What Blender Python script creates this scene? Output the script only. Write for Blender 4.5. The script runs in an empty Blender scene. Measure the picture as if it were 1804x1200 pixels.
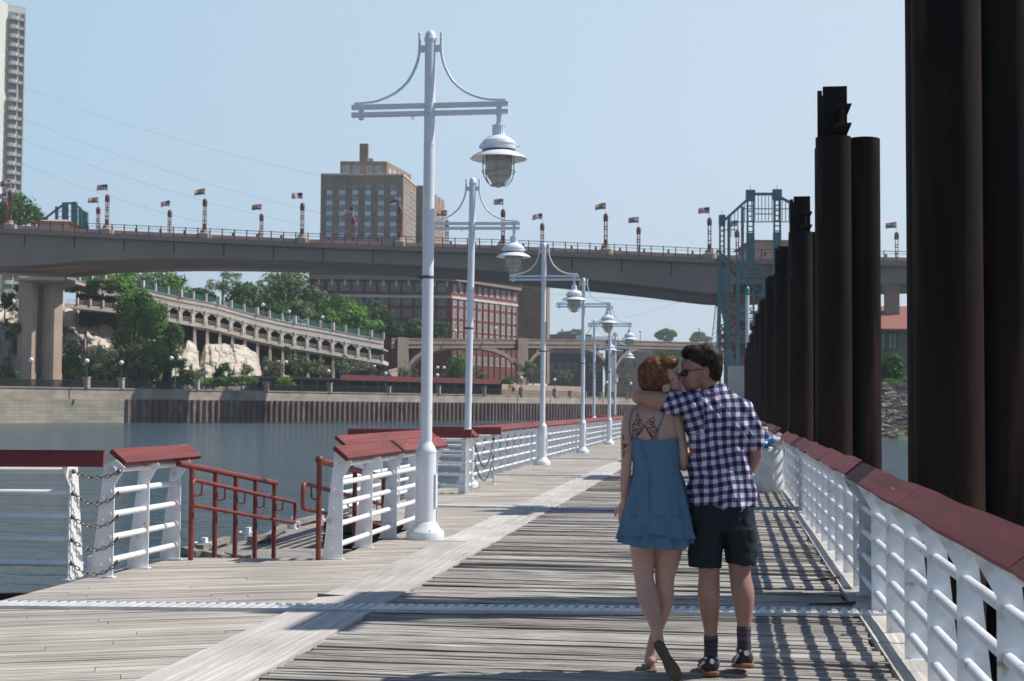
import bpy, math, random
from mathutils import Vector, Matrix, Euler, noise
sc = bpy.context.scene
PI = math.pi
R = math.radians
# ---------------------------------------------------------------- camera, sky, sun
YAW, PITCH, ROLL, EYE = R(8.6), R(2.697), R(0.35), 1.5
CM = Matrix.Rotation(YAW, 3, 'Z') @ Matrix.Rotation(PI/2 + PITCH, 3, 'X') @ Matrix.Rotation(ROLL, 3, 'Z')
cd = bpy.data.cameras.new('camera'); cam = bpy.data.objects.new('camera', cd)
sc.collection.objects.link(cam); sc.camera = cam
cam.matrix_world = Matrix.Translation((0, 0, EYE)) @ CM.to_4x4()
cd.sensor_width = 36; cd.lens = 49.99; cd.clip_start = 0.1; cd.clip_end = 6000
cd.dof.use_dof = True; cd.dof.focus_distance = 11.5; cd.dof.aperture_fstop = 6.0
SUN_AZ, SUN_EL = R(72.5), R(50)          # azimuth clockwise from +Y
w = bpy.data.worlds.new('World'); sc.world = w; w.use_nodes = True
nt = w.node_tree; nt.nodes.clear()
sky = nt.nodes.new('ShaderNodeTexSky'); sky.sky_type = 'NISHITA'; sky.sun_disc = False
sky.sun_elevation = SUN_EL; sky.sun_rotation = SUN_AZ; sky.altitude = 200
sky.air_density = 1.0; sky.dust_density = 1.6; sky.ozone_density = 2.6
bg = nt.nodes.new('ShaderNodeBackground'); bg.inputs[1].default_value = 0.105
wo = nt.nodes.new('ShaderNodeOutputWorld')
sky.dust_density = .3; sky.ozone_density = 4.0; sky.altitude = 0; bg.inputs[1].default_value = 0.085
# milky summer haze over the clear sky: thick at the horizon, thinned overhead and behind the camera to darken and blue the shade
bh = nt.nodes.new('ShaderNodeBackground'); bh.inputs[0].default_value = (.63,.785,.93,1); bh.inputs[1].default_value = 1.0
wtc = nt.nodes.new('ShaderNodeTexCoord'); wsp = nt.nodes.new('ShaderNodeSeparateXYZ'); wmr = nt.nodes.new('ShaderNodeMapRange'); wmx = nt.nodes.new('ShaderNodeMixShader')
wmr = nt.nodes.new('ShaderNodeValToRGB'); e_ = wmr.color_ramp.elements; e_[0].position = 0; e_[0].color = (.92,)*3+(1,); e_[1].position = .7; e_[1].color = (.0,)*3+(1,); q_ = e_.new(.29); q_.color = (.86,)*3+(1,); q_ = e_.new(.36); q_.color = (.35,)*3+(1,); q_ = e_.new(.46); q_.color = (.05,)*3+(1,)
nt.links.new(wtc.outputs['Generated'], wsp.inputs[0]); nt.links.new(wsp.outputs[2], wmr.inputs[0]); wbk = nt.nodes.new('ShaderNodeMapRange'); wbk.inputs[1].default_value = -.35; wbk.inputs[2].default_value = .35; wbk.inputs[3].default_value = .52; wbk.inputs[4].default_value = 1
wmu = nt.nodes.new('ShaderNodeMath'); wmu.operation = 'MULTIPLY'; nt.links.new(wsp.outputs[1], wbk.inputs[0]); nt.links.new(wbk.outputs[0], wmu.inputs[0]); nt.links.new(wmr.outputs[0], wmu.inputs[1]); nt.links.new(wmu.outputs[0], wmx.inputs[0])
wdt = nt.nodes.new('ShaderNodeVectorMath'); wdt.operation = 'DOT_PRODUCT'; wdt.inputs[1].default_value = (math.sin(SUN_AZ), math.cos(SUN_AZ), 0); nt.links.new(wtc.outputs['Generated'], wdt.inputs[0])
whr = nt.nodes.new('ShaderNodeMapRange'); whr.inputs[1].default_value = -.25; whr.inputs[2].default_value = .4; nt.links.new(wdt.outputs['Value'], whr.inputs[0])
whm = nt.nodes.new('ShaderNodeMix'); whm.data_type = 'RGBA'; whm.inputs[6].default_value = (.44,.625,.785,1); whm.inputs[7].default_value = (.61,.735,.845,1)
wlr = nt.nodes.new('ShaderNodeMapRange'); wlr.inputs[1].default_value = 0; wlr.inputs[2].default_value = .16; wlr.inputs[3].default_value = .7; wlr.inputs[4].default_value = 0; nt.links.new(wsp.outputs[2], wlr.inputs[0])
wlm = nt.nodes.new('ShaderNodeMix'); wlm.data_type = 'RGBA'; wlm.inputs[7].default_value = (.60,.68,.77,1); nt.links.new(wlr.outputs[0], wlm.inputs[0]); nt.links.new(whm.outputs[2], wlm.inputs[6])
nt.links.new(whr.outputs[0], whm.inputs[0]); nt.links.new(wlm.outputs[2], bh.inputs[0])
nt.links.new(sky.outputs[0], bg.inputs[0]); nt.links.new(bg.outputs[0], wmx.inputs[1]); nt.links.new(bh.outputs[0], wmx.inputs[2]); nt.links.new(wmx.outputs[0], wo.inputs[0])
sl = bpy.data.lights.new('sun', 'SUN'); sl.energy = 5.0; sl.angle = R(0.6); sl.color = (1.0, 0.94, 0.86)
so = bpy.data.objects.new('sun', sl); sc.collection.objects.link(so)
sdir = Vector((math.sin(SUN_AZ)*math.cos(SUN_EL), math.cos(SUN_AZ)*math.cos(SUN_EL), math.sin(SUN_EL)))
so.rotation_euler = sdir.to_track_quat('Z', 'Y').to_euler(); so.location = (30, 10, 60)
sc.view_settings.view_transform = 'Standard'; sc.view_settings.look = 'None'
sc.view_settings.exposure = 0.15; sc.view_settings.gamma = 1.0
sc.render.engine = 'CYCLES'
sc.cycles.volume_bounces = 0; sc.cycles.max_bounces = 6
sc.cycles.caustics_reflective = False; sc.cycles.caustics_refractive = False
# ---------------------------------------------------------------- where a pixel of the photo lies
F = 2505.0
FH = Vector((-math.sin(YAW), math.cos(YAW), 0))
RH = Vector((math.cos(YAW), math.sin(YAW), 0))
EY = Vector((0, 0, EYE))
def ray(px, py): return CM @ Vector(((px-902)/F, -(py-600)/F, -1))
def W(px, py, d):
    r = ray(px, py); return EY + r*(d/r.dot(FH))
def Gd(px, py, z=0.0):
    r = ray(px, py); return EY + r*((z-EYE)/r.z)
def WZ(px, d, z):                      # point on the pixel column px, at distance d, height z
    a, b = W(px, 300, d), W(px, 900, d); t = (z-a.z)/(b.z-a.z); return a.lerp(b, t)
# ---------------------------------------------------------------- scene tree helpers
C = sc.collection
def empty(name, loc=(0,0,0), rz=0.0):
    o = bpy.data.objects.new(name, None); C.objects.link(o); o.location = loc; o.rotation_euler = (0,0,rz); o.empty_display_size = .2
    return o
def tag(o, label=None, cat=None, group=None, kind=None):
    if label: o['label'] = label
    if cat: o['category'] = cat
    if group: o['group'] = group
    if kind: o['kind'] = kind
    return o
def kids(o): return [c for c in ALLKIDS.get(o.name, [])]
ALLKIDS = {}
def setp(o, parent):
    o.parent = parent; ALLKIDS.setdefault(parent.name, []).append(o)
def copy_tree(o, parent=None):
    c = o.copy(); C.objects.link(c)
    if parent: setp(c, parent)
    for ch in kids(o): copy_tree(ch, c)
    return c
class MB:
    def __init__(s): s.v = []; s.f = []; s.sm = []; s.c = []; s.col = 0.5
    def add(s, vs, fs, smooth=False):
        n = len(s.v); s.v += [tuple(q) for q in vs]
        for q in fs: s.f.append(tuple(i+n for i in q)); s.sm.append(smooth); s.c.append(s.col)
        return s
    def box(s, lo, hi):
        x0,y0,z0 = lo; x1,y1,z1 = hi
        return s.add([(x0,y0,z0),(x1,y0,z0),(x1,y1,z0),(x0,y1,z0),(x0,y0,z1),(x1,y0,z1),(x1,y1,z1),(x0,y1,z1)],
              [(0,3,2,1),(4,5,6,7),(0,1,5,4),(1,2,6,5),(2,3,7,6),(3,0,4,7)])
    def obox(s, c, ax, ay, az):         # oriented box: centre and three half axes
        c = Vector(c); ax, ay, az = Vector(ax), Vector(ay), Vector(az); v = []
        for k in (-1,1):
            for (i,j) in ((-1,-1),(1,-1),(1,1),(-1,1)): v.append(c+ax*i+ay*j+az*k)
        return s.add(v, [(0,3,2,1),(4,5,6,7),(0,1,5,4),(1,2,6,5),(2,3,7,6),(3,0,4,7)])
    def bar(s, p, q, w, h=None, up=(0,0,1)):
        p, q = Vector(p), Vector(q); h = h or w; d = q-p
        if d.length < 1e-6: return s
        dn = d.normalized(); u = Vector(up)
        if abs(dn.dot(u)) > .97: u = Vector((0,1,0)) if abs(dn.y) < .9 else Vector((1,0,0))
        a = dn.cross(u).normalized(); b = a.cross(dn).normalized()
        return s.obox((p+q)/2, a*w/2, b*h/2, d/2)
    def tube(s, pts, r, n=10, cap=True, smooth=True):
        pts = [Vector(p) for p in pts]; rr = r if isinstance(r, (list,tuple)) else [r]*len(pts)
        m = len(pts); ring = []; t0 = (pts[1]-pts[0]).normalized()
        u = Vector((0,0,1)) if abs(t0.z) < .9 else Vector((1,0,0))
        a = t0.cross(u).normalized()
        for i, p in enumerate(pts):
            t = (pts[min(i+1,m-1)]-pts[max(i-1,0)]).normalized()
            a = (a - t*a.dot(t)); a = a.normalized() if a.length > 1e-6 else t.orthogonal().normalized()
            b = t.cross(a)
            ring.append([p + (a*math.cos(2*PI*k/n)+b*math.sin(2*PI*k/n))*rr[i] for k in range(n)])
        v = [q for rg in ring for q in rg]; f = []
        for i in range(m-1):
            for k in range(n): f.append((i*n+k, i*n+(k+1)%n, (i+1)*n+(k+1)%n, (i+1)*n+k))
        s.add(v, f, smooth)
        if cap: s.add(ring[0], [tuple(range(n))[::-1]]); s.add(ring[-1], [tuple(range(n))])
        return s
    def lathe(s, prof, c=(0,0,0), n=24, smooth=True, a0=0, a1=2*PI):
        v = []; f = []; pr = [prof[0]]; brk = set()
        for i in range(1, len(prof)-1):
            pr.append(prof[i]); d0 = (prof[i][0]-prof[i-1][0], prof[i][1]-prof[i-1][1]); d1 = (prof[i+1][0]-prof[i][0], prof[i+1][1]-prof[i][1])
            an = abs(math.atan2(d0[0]*d1[1]-d0[1]*d1[0], d0[0]*d1[0]+d0[1]*d1[1]))
            if an > .55 or (max(math.hypot(*d0), math.hypot(*d1)) > .5 and an > .02): brk.add(len(pr)-1); pr.append(prof[i])
        prof = pr+[prof[-1]]; m = len(prof); full = abs(a1-a0-2*PI) < 1e-6; k2 = n if full else n+1
        for i,(r,z) in enumerate(prof):
            for k in range(k2):
                t = a0+(a1-a0)*k/n; v.append((c[0]+r*math.cos(t), c[1]+r*math.sin(t), c[2]+z))
        for i in range(m-1):
            if i in brk: continue
            for k in range(n): 
                k3 = (k+1)%k2 if full else k+1
                f.append((i*k2+k, i*k2+k3, (i+1)*k2+k3, (i+1)*k2+k))
        return s.add(v, f, smooth)
    def prism(s, poly, vec):
        vec = Vector(vec); p = [Vector(q) for q in poly]; n = len(p)
        return s.add(p+[q+vec for q in p], [tuple(range(n))[::-1], tuple(range(n,2*n))]+[(i,(i+1)%n,n+(i+1)%n,n+i) for i in range(n)])
    def quad(s, a, b, c, d): return s.add([a,b,c,d], [(0,1,2,3)])
    def ball(s, c, r, n=12, m=8, sc_=(1,1,1)):
        v = []; f = []
        for i in range(m+1):
            th = PI*i/m
            for k in range(n):
                ph = 2*PI*k/n; v.append((c[0]+r*sc_[0]*math.sin(th)*math.cos(ph), c[1]+r*sc_[1]*math.sin(th)*math.sin(ph), c[2]+r*sc_[2]*math.cos(th)))
        for i in range(m):
            for k in range(n): f.append((i*n+k, (i+1)*n+k, (i+1)*n+(k+1)%n, i*n+(k+1)%n))
        return s.add(v, f, True)
    def mesh(s, name, mat, off=None):
        me = bpy.data.meshes.new(name)
        vs = s.v if off is None else [(a-off[0], b-off[1], c-off[2]) for a,b,c in s.v]
        me.from_pydata(vs, [], s.f); me.materials.append(mat)
        me.polygons.foreach_set('use_smooth', s.sm)
        if any(q != 0.5 for q in s.c):
            at = me.attributes.new('rnd', 'FLOAT', 'FACE'); at.data.foreach_set('value', s.c)
        me.update(); return me
    def build(s, name, mat, parent=None, off=None):
        o = bpy.data.objects.new(name, s.mesh(name, mat, off)); C.objects.link(o)
        if parent: setp(o, parent)
        return o
def split_build(m, name, mt, t):
    """each connected piece becomes a part of its own"""
    par = list(range(len(m.v)))
    def fd(a):
        while par[a] != a: par[a] = par[par[a]]; a = par[a]
        return a
    for f in m.f:
        for q in f[1:]: par[fd(q)] = fd(f[0])
    grp = {}
    for i,f in enumerate(m.f): grp.setdefault(fd(f[0]), []).append(i)
    for fs in grp.values():
        idx = {}; n = MB()
        for i in fs:
            for q in m.f[i]:
                if q not in idx: idx[q] = len(n.v); n.v.append(m.v[q])
            n.f.append(tuple(idx[q] for q in m.f[i])); n.sm.append(m.sm[i]); n.c.append(m.c[i])
        n.build(name, mt, t, off=t.location)
def struct(name, mb, mat): return tag(mb.build(name, mat), kind='structure')
# ---------------------------------------------------------------- materials
def mat(name, c1, c2=None, scale=4.0, rough=.6, metal=0.0, bump=0.0, bscale=40.0, stretch=(1,1,1), rnd=0.0, detail=6, lo=.35, hi=.65, spec=.5, c3=None, s3=12.0, lo3=.62, hi3=.7, dist=.02, trans=0.0, rot=0.0, coord='Object'):
    m = bpy.data.materials.new(name); m.use_nodes = True; N = m.node_tree.nodes; L = m.node_tree.links
    b = N['Principled BSDF']; b.inputs['Roughness'].default_value = rough; b.inputs['Metallic'].default_value = metal
    b.inputs['Specular IOR Level'].default_value = spec
    b.inputs['Base Color'].default_value = (*c1, 1)
    tc = N.new('ShaderNodeTexCoord'); mp = N.new('ShaderNodeMapping'); mp.inputs['Scale'].default_value = stretch; mp.inputs['Rotation'].default_value = (0,0,rot)
    L.new(tc.outputs[coord], mp.inputs[0]); out = None
    if c2:
        n = N.new('ShaderNodeTexNoise'); n.inputs['Scale'].default_value = scale; n.inputs['Detail'].default_value = detail; L.new(mp.outputs[0], n.inputs['Vector'])
        r = N.new('ShaderNodeMapRange'); r.inputs[1].default_value = lo; r.inputs[2].default_value = hi; L.new(n.outputs[0], r.inputs[0])
        x = N.new('ShaderNodeMix'); x.data_type = 'RGBA'; x.inputs[6].default_value = (*c1,1); x.inputs[7].default_value = (*c2,1)
        L.new(r.outputs[0], x.inputs[0]); out = x.outputs[2]
    if c3:
        n = N.new('ShaderNodeTexNoise'); n.inputs['Scale'].default_value = s3; n.inputs['Detail'].default_value = 8; L.new(mp.outputs[0], n.inputs['Vector'])
        r = N.new('ShaderNodeMapRange'); r.inputs[1].default_value = lo3; r.inputs[2].default_value = hi3; L.new(n.outputs[0], r.inputs[0])
        x = N.new('ShaderNodeMix'); x.data_type = 'RGBA'; x.inputs[7].default_value = (*c3,1)
        if out: L.new(out, x.inputs[6])
        else: x.inputs[6].default_value = (*c1,1)
        L.new(r.outputs[0], x.inputs[0]); out = x.outputs[2]
    if rnd:
        at = N.new('ShaderNodeAttribute'); at.attribute_name = 'rnd'
        r = N.new('ShaderNodeMapRange'); r.inputs[3].default_value = 1-rnd; r.inputs[4].default_value = 1+rnd; L.new(at.outputs['Fac'], r.inputs[0])
        h = N.new('ShaderNodeHueSaturation')
        if out: L.new(out, h.inputs['Color'])
        else: h.inputs['Color'].default_value = (*c1,1)
        L.new(r.outputs[0], h.inputs['Value']); out = h.outputs[0]
    if out: L.new(out, b.inputs['Base Color'])
    if bump:
        n = N.new('ShaderNodeTexNoise'); n.inputs['Scale'].default_value = bscale; n.inputs['Detail'].default_value = 5; L.new(mp.outputs[0], n.inputs['Vector'])
        bp = N.new('ShaderNodeBump'); bp.inputs['Strength'].default_value = bump; bp.inputs['Distance'].default_value = dist
        L.new(n.outputs[0], bp.inputs['Height']); L.new(bp.outputs[0], b.inputs['Normal'])
    if trans:
        t = N.new('ShaderNodeBsdfTranslucent'); ms = N.new('ShaderNodeMixShader'); ms.inputs[0].default_value = trans
        if out: L.new(out, t.inputs[0])
        else: t.inputs[0].default_value = (*c1,1)
        L.new(b.outputs[0], ms.inputs[1]); L.new(t.outputs[0], ms.inputs[2]); L.new(ms.outputs[0], N['Material Output'].inputs[0])
    return m
def brickmat(name, c1, c2, mortar, bw=.6, bh=.22, rough=.85, big=None):
    m = bpy.data.materials.new(name); m.use_nodes = True; N = m.node_tree.nodes; L = m.node_tree.links; b = N['Principled BSDF']
    b.inputs['Roughness'].default_value = rough
    tc = N.new('ShaderNodeTexCoord'); sp = N.new('ShaderNodeSeparateXYZ'); cb = N.new('ShaderNodeCombineXYZ'); ad = N.new('ShaderNodeMath')
    L.new(tc.outputs['Object'], sp.inputs[0]); L.new(sp.outputs[0], ad.inputs[0]); L.new(sp.outputs[1], ad.inputs[1]); L.new(ad.outputs[0], cb.inputs[0]); L.new(sp.outputs[2], cb.inputs[1])
    br = N.new('ShaderNodeTexBrick'); br.inputs['Scale'].default_value = 1; br.inputs['Brick Width'].default_value = bw; br.inputs['Row Height'].default_value = bh
    br.inputs['Mortar Size'].default_value = .02; br.inputs['Color1'].default_value = (*c1,1); br.inputs['Color2'].default_value = (*c2,1); br.inputs['Mortar'].default_value = (*mortar,1)
    L.new(cb.outputs[0], br.inputs['Vector'])
    n = N.new('ShaderNodeTexNoise'); n.inputs['Scale'].default_value = .35; n.inputs['Detail'].default_value = 8; L.new(tc.outputs['Object'], n.inputs['Vector'])
    r = N.new('ShaderNodeMapRange'); r.inputs[1].default_value = .3; r.inputs[2].default_value = .7; r.inputs[3].default_value = .75; r.inputs[4].default_value = 1.2; L.new(n.outputs[0], r.inputs[0])
    h = N.new('ShaderNodeHueSaturation'); L.new(br.outputs[0], h.inputs['Color']); L.new(r.outputs[0], h.inputs['Value']); L.new(h.outputs[0], b.inputs['Base Color'])
    return m
M = {}
M['white'] = mat('white_paint', (.79,.81,.84), (.70,.71,.73), 9, .38, bump=.015, bscale=60, dist=.003, c3=(.38,.26,.17), s3=9, lo3=.645, hi3=.76)
M['white_lamp'] = mat('lamp_white_paint', (.76,.80,.86), (.68,.72,.77), 2, .35, bump=.05, bscale=30, dist=.002, c3=(.45,.36,.28), s3=6, lo3=.68, hi3=.78)
M['redwood'] = mat('red_stained_board', (.215,.040,.038), (.13,.024,.024), 12, .72, bump=.35, bscale=30, stretch=(.05,1,1), dist=.004, c3=(.36,.20,.18), s3=30, lo3=.68, hi3=.74, rnd=.18)
M['redsteel'] = mat('red_oxide_paint', (.22,.040,.034), (.15,.024,.022), 8, .45, bump=.1, bscale=50, dist=.003, c3=(.16,.11,.09), s3=9, lo3=.70, hi3=.74)
M['chain'] = mat('galvanized_chain', (.10,.10,.095), (.22,.20,.17), 30, .4, metal=.85)
M['steelstrip'] = mat('galvanized_strip', (.60,.61,.62), (.48,.49,.50), 6, .45, metal=.3, bump=.1, bscale=30, dist=.002)
M['pile'] = mat('weathered_pile_steel', (.012,.009,.009), (.034,.020,.016), 2.2, .7, metal=.0, spec=.06, bump=.35, bscale=18, stretch=(1,1,.12), dist=.01, c3=(.085,.042,.030), s3=3.4, lo3=.60, hi3=.80)
M['tar'] = mat('dark_timber', (.03,.027,.025), (.06,.055,.05), 6, .85, bump=.4, bscale=30, stretch=(1,1,4))
def woodmat(name, light, dark, axis_rot, sx, crack=.5, scale=1.0, seamf=.25, nails=False):
    """weathered plank wood: grain along local x after rotation, per-plank tone, dark cracks"""
    m = bpy.data.materials.new(name); m.use_nodes = True; N = m.node_tree.nodes; L = m.node_tree.links; b = N['Principled BSDF']
    b.inputs['Roughness'].default_value = .82; b.inputs['Specular IOR Level'].default_value = .25
    tc = N.new('ShaderNodeTexCoord'); at = N.new('ShaderNodeAttribute'); at.attribute_name = 'rnd'
    mp = N.new('ShaderNodeMapping'); mp.inputs['Rotation'].default_value = (0,0,-axis_rot)
    L.new(tc.outputs['Object'], mp.inputs[0])
    sc1 = N.new('ShaderNodeVectorMath'); sc1.operation = 'MULTIPLY'; sc1.inputs[1].default_value = (.9*sx, 26*scale, 26*scale)
    of = N.new('ShaderNodeMath'); of.operation = 'MULTIPLY'; of.inputs[1].default_value = 57.0; L.new(at.outputs['Fac'], of.inputs[0])
    cb = N.new('ShaderNodeCombineXYZ'); L.new(of.outputs[0], cb.inputs[0]); L.new(of.outputs[0], cb.inputs[2])
    ad = N.new('ShaderNodeVectorMath'); L.new(mp.outputs[0], sc1.inputs[0]); L.new(sc1.outputs[0], ad.inputs[0]); L.new(cb.outputs[0], ad.inputs[1])
    n1 = N.new('ShaderNodeTexNoise'); n1.inputs['Scale'].default_value = 1.6; n1.inputs['Detail'].default_value = 9; n1.inputs['Roughness'].default_value = .62; L.new(ad.outputs[0], n1.inputs['Vector'])
    n2 = N.new('ShaderNodeTexNoise'); n2.inputs['Scale'].default_value = 1.1; n2.inputs['Detail'].default_value = 4; L.new(mp.outputs[0], n2.inputs['Vector'])
    cr = N.new('ShaderNodeValToRGB'); e = cr.color_ramp.elements
    e[0].position = .30; e[0].color = (dark[0]*.35,dark[1]*.35,dark[2]*.35,1); e[1].position = .70; e[1].color = (*light,1)
    q = e.new(.30+.14*crack+.02); q.color = (*dark,1); q = e.new(.53); q.color = (light[0]*.78,light[1]*.77,light[2]*.76,1)
    L.new(n1.outputs[0], cr.inputs[0])
    r = N.new('ShaderNodeMapRange'); r.inputs[3].default_value = 1-seamf; r.inputs[4].default_value = 1+seamf*.8; L.new(at.outputs['Fac'], r.inputs[0])
    r2 = N.new('ShaderNodeMapRange'); r2.inputs[1].default_value = .3; r2.inputs[2].default_value = .7; r2.inputs[3].default_value = .84; r2.inputs[4].default_value = 1.12; L.new(n2.outputs[0], r2.inputs[0])
    mu = N.new('ShaderNodeMath'); mu.operation = 'MULTIPLY'; L.new(r.outputs[0], mu.inputs[0]); L.new(r2.outputs[0], mu.inputs[1])
    h = N.new('ShaderNodeHueSaturation'); L.new(cr.outputs[0], h.inputs['Color']); L.new(mu.outputs[0], h.inputs['Value']); L.new(h.outputs[0], b.inputs['Base Color'])
    if nails:
        vo = N.new('ShaderNodeTexVoronoi'); vo.inputs['Scale'].default_value = 2.6; L.new(mp.outputs[0], vo.inputs['Vector'])
        lt = N.new('ShaderNodeMath'); lt.operation = 'LESS_THAN'; lt.inputs[1].default_value = .035; L.new(vo.outputs['Distance'], lt.inputs[0])
        xm = N.new('ShaderNodeMix'); xm.data_type = 'RGBA'; xm.inputs[7].default_value = (.06,.05,.045,1); L.new(lt.outputs[0], xm.inputs[0]); L.new(h.outputs[0], xm.inputs[6]); L.new(xm.outputs[2], b.inputs['Base Color'])
    bp = N.new('ShaderNodeBump'); bp.inputs['Strength'].default_value = .9; bp.inputs['Distance'].default_value = .012; L.new(n1.outputs[0], bp.inputs['Height']); L.new(bp.outputs[0], b.inputs['Normal'])
    return m
DIAG = R(24)
M['wood_r'] = woodmat('weathered_ridged_planks', (.50,.475,.44), (.18,.165,.15), 0, 1.6, crack=.62, seamf=.30, scale=2.1)
M['wood_l'] = woodmat('bleached_diagonal_planks', (.60,.56,.505), (.25,.22,.19), DIAG, .8, crack=.42, seamf=.16, nails=True)
M['wood_b'] = woodmat('bleached_border_boards', (.64,.62,.59), (.42,.40,.375), PI/2, .8, crack=.15, scale=.7, seamf=.14)
M['wood_d'] = woodmat('grey_dock_planks', (.42,.40,.37), (.17,.16,.15), 0, 1, crack=.5, seamf=.2)
# ---------------------------------------------------------------- boardwalk
rng = random.Random(7)
def clip(poly, a, b, c):     # keep a*x+b*y+c >= 0
    out = []
    for i in range(len(poly)):
        p, q = poly[i], poly[(i+1)%len(poly)]; dp = a*p[0]+b*p[1]+c; dq = a*q[0]+b*q[1]+c
        if dp >= 0: out.append(p)
        if (dp < 0) != (dq < 0):
            t = dp/(dp-dq); out.append((p[0]+(q[0]-p[0])*t, p[1]+(q[1]-p[1])*t))
    return out
def clip_convex(poly, reg):
    n = len(reg)
    for i in range(n):
        (x0,y0),(x1,y1) = reg[i], reg[(i+1)%n]
        a, b = -(y1-y0), (x1-x0); poly = clip(poly, a, b, -(a*x0+b*y0))
        if len(poly) < 3: return []
    return poly
def plank_region(mb, reg, ang, w0, w1, gap, z=0.0, th=.05, jz=.002):
    """planks running along direction ang, clipped to the convex region (counter-clockwise)"""
    dx, dy = math.cos(ang), math.sin(ang); nx, ny = -dy, dx
    ts = [nx*x+ny*y for x,y in reg]; ss = [dx*x+dy*y for x,y in reg]
    t = min(ts)-.02
    while t < max(ts):
        wd = rng.uniform(w0, w1); mb.col = rng.random()
        if mb.col == .5: mb.col = .51
        s = min(ss)-rng.uniform(0, 4)
        while s < max(ss):
            s2 = s+rng.uniform(3.2, 5.2)
            q = [(dx*s+nx*t, dy*s+ny*t), (dx*(s2-.005)+nx*t, dy*(s2-.005)+ny*t), (dx*(s2-.005)+nx*(t+wd-gap), dy*(s2-.005)+ny*(t+wd-gap)), (dx*s+nx*(t+wd-gap), dy*s+ny*(t+wd-gap))]
            q = clip_convex(q, reg)
            if len(q) >= 3:
                zz = z+rng.uniform(-jz, jz)
                mb.prism([(x,y,zz-th) for x,y in q], (0,0,th))
            s = s2
        t += wd
deck = MB()
# ridged cross planks, right half: warped strips
V0, V1 = -2.55, .93
u = -3.0
while u < 80:
    wd = rng.choice((.045,.06,.07,.09,.11))*rng.uniform(.9,1.1) if u < 45 else rng.uniform(.12,.16)
    deck.col = rng.random(); gap = rng.uniform(.002,.008)
    ns = 9 if u < 30 else 3
    e0, e1 = V0+rng.uniform(-.01,.02), V1-rng.uniform(-.015,.035)
    tilt = rng.uniform(-.006,.006); lift = rng.uniform(-.006,.006); yy = rng.uniform(-.006,.006)
    rows = []
    for i in range(ns+1):
        t = i/ns; x = e0+(e1-e0)*t
        z = lift+.005*math.sin(t*5+deck.col*40)+rng.uniform(-.002,.002)
        yo = yy+.008*math.sin(t*4+deck.col*17)
        rows.append([(x,u+yo,z-.04),(x,u+yo,z-tilt-.002),(x,u+yo+(wd-gap)*.25,z-tilt*.5),(x,u+yo+(wd-gap)*.75,z+tilt*.5),(x,u+yo+wd-gap,z+tilt-.002),(x,u+yo+wd-gap,z-.04)])
    v = [q for r in rows for q in r]; f = []
    for i in range(ns):
        for k in range(5): f.append((i*6+k, (i+1)*6+k, (i+1)*6+k+1, i*6+k+1))
    f += [tuple(range(6)), tuple(range(ns*6, ns*6+6))[::-1]]
    deck.add(v, f); u += wd
struct('boardwalk_cross_planks', deck, M['wood_r'])
left = MB()
pC0 = Gd(-500, 1030); pC1 = Gd(150, 1023)
plank_region(left, [(-14,-3),(-5.5,-3),(-5.5,11.65),(pC1.x,pC1.y),(pC0.x,pC0.y)], DIAG, .11,.15,.006)
plank_region(left, [(-5.498,-3),(-3.16,-3),(-3.16,13.72),(-3.70,13.72),(-5.498,13.45)], DIAG, .11,.15,.006)
plank_region(left, [(-3.85,13.722),(-3.16,13.722),(-3.16,18.35),(-3.85,18.35)], DIAG, .11,.15,.006)
plank_region(left, [(-5.25,18.352),(-3.16,18.352),(-3.16,80),(-5.25,80)], DIAG, .12,.17,.007)
struct('boardwalk_diagonal_planks', left, M['wood_l'])
bd = MB(); 
for vv0, vv1 in ((-3.155,-2.86),(-2.855,-2.555)):
    uu = -3-rng.random()*2
    while uu < 80:
        ln = rng.uniform(3.2,4.4); bd.col = rng.random()
        bd.box((vv0, uu, -.05), (vv1-.004, uu+ln-.006, .012+rng.uniform(0,.006))); uu += ln
uu = -3
while uu < 80:
    bd.col = rng.random(); ln = rng.uniform(.93,.99)
    bd.box((.95, uu, -.05), (1.34, uu+ln-.012, .004+rng.uniform(0,.008))); uu += ln
struct('boardwalk_border_boards', bd, M['wood_b'])
jo = MB()     # joists and fascia below the planks
jo.box((-5.2,18.4,-.35),(-3.2,80,-.07)); jo.box((-3.8,-3,-.35),(1.33,80,-.07)); jo.box((-5.45,-3,-.35),(-3.8,13.4,-.07)); jo.box((-13.5,-3,-.35),(-5.45,10.3,-.07))
jo.bar(Vector((pC0.x,pC0.y,-.22))-FH*.12, Vector((pC1.x,pC1.y,-.22))-FH*.12, .06, .28)
for k in range(2): jo.box((-5.27,18.30-.03*k,-.16-.16*k),(-3.88,18.36-.03*k,-.03-.16*k))
jo.box((1.30,-3,-.9),(1.36,80,-.05)); jo.box((-5.27,18.36,-.33),(-5.22,80,-.03))
for uu in range(0, 80, 8):
    for vv in (-4.6, -1.5, .9): jo.tube([(vv,uu+2,-1.6),(vv,uu+2,-.3)], .16, 10)
struct('boardwalk_frame', jo, M['tar'])
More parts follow.
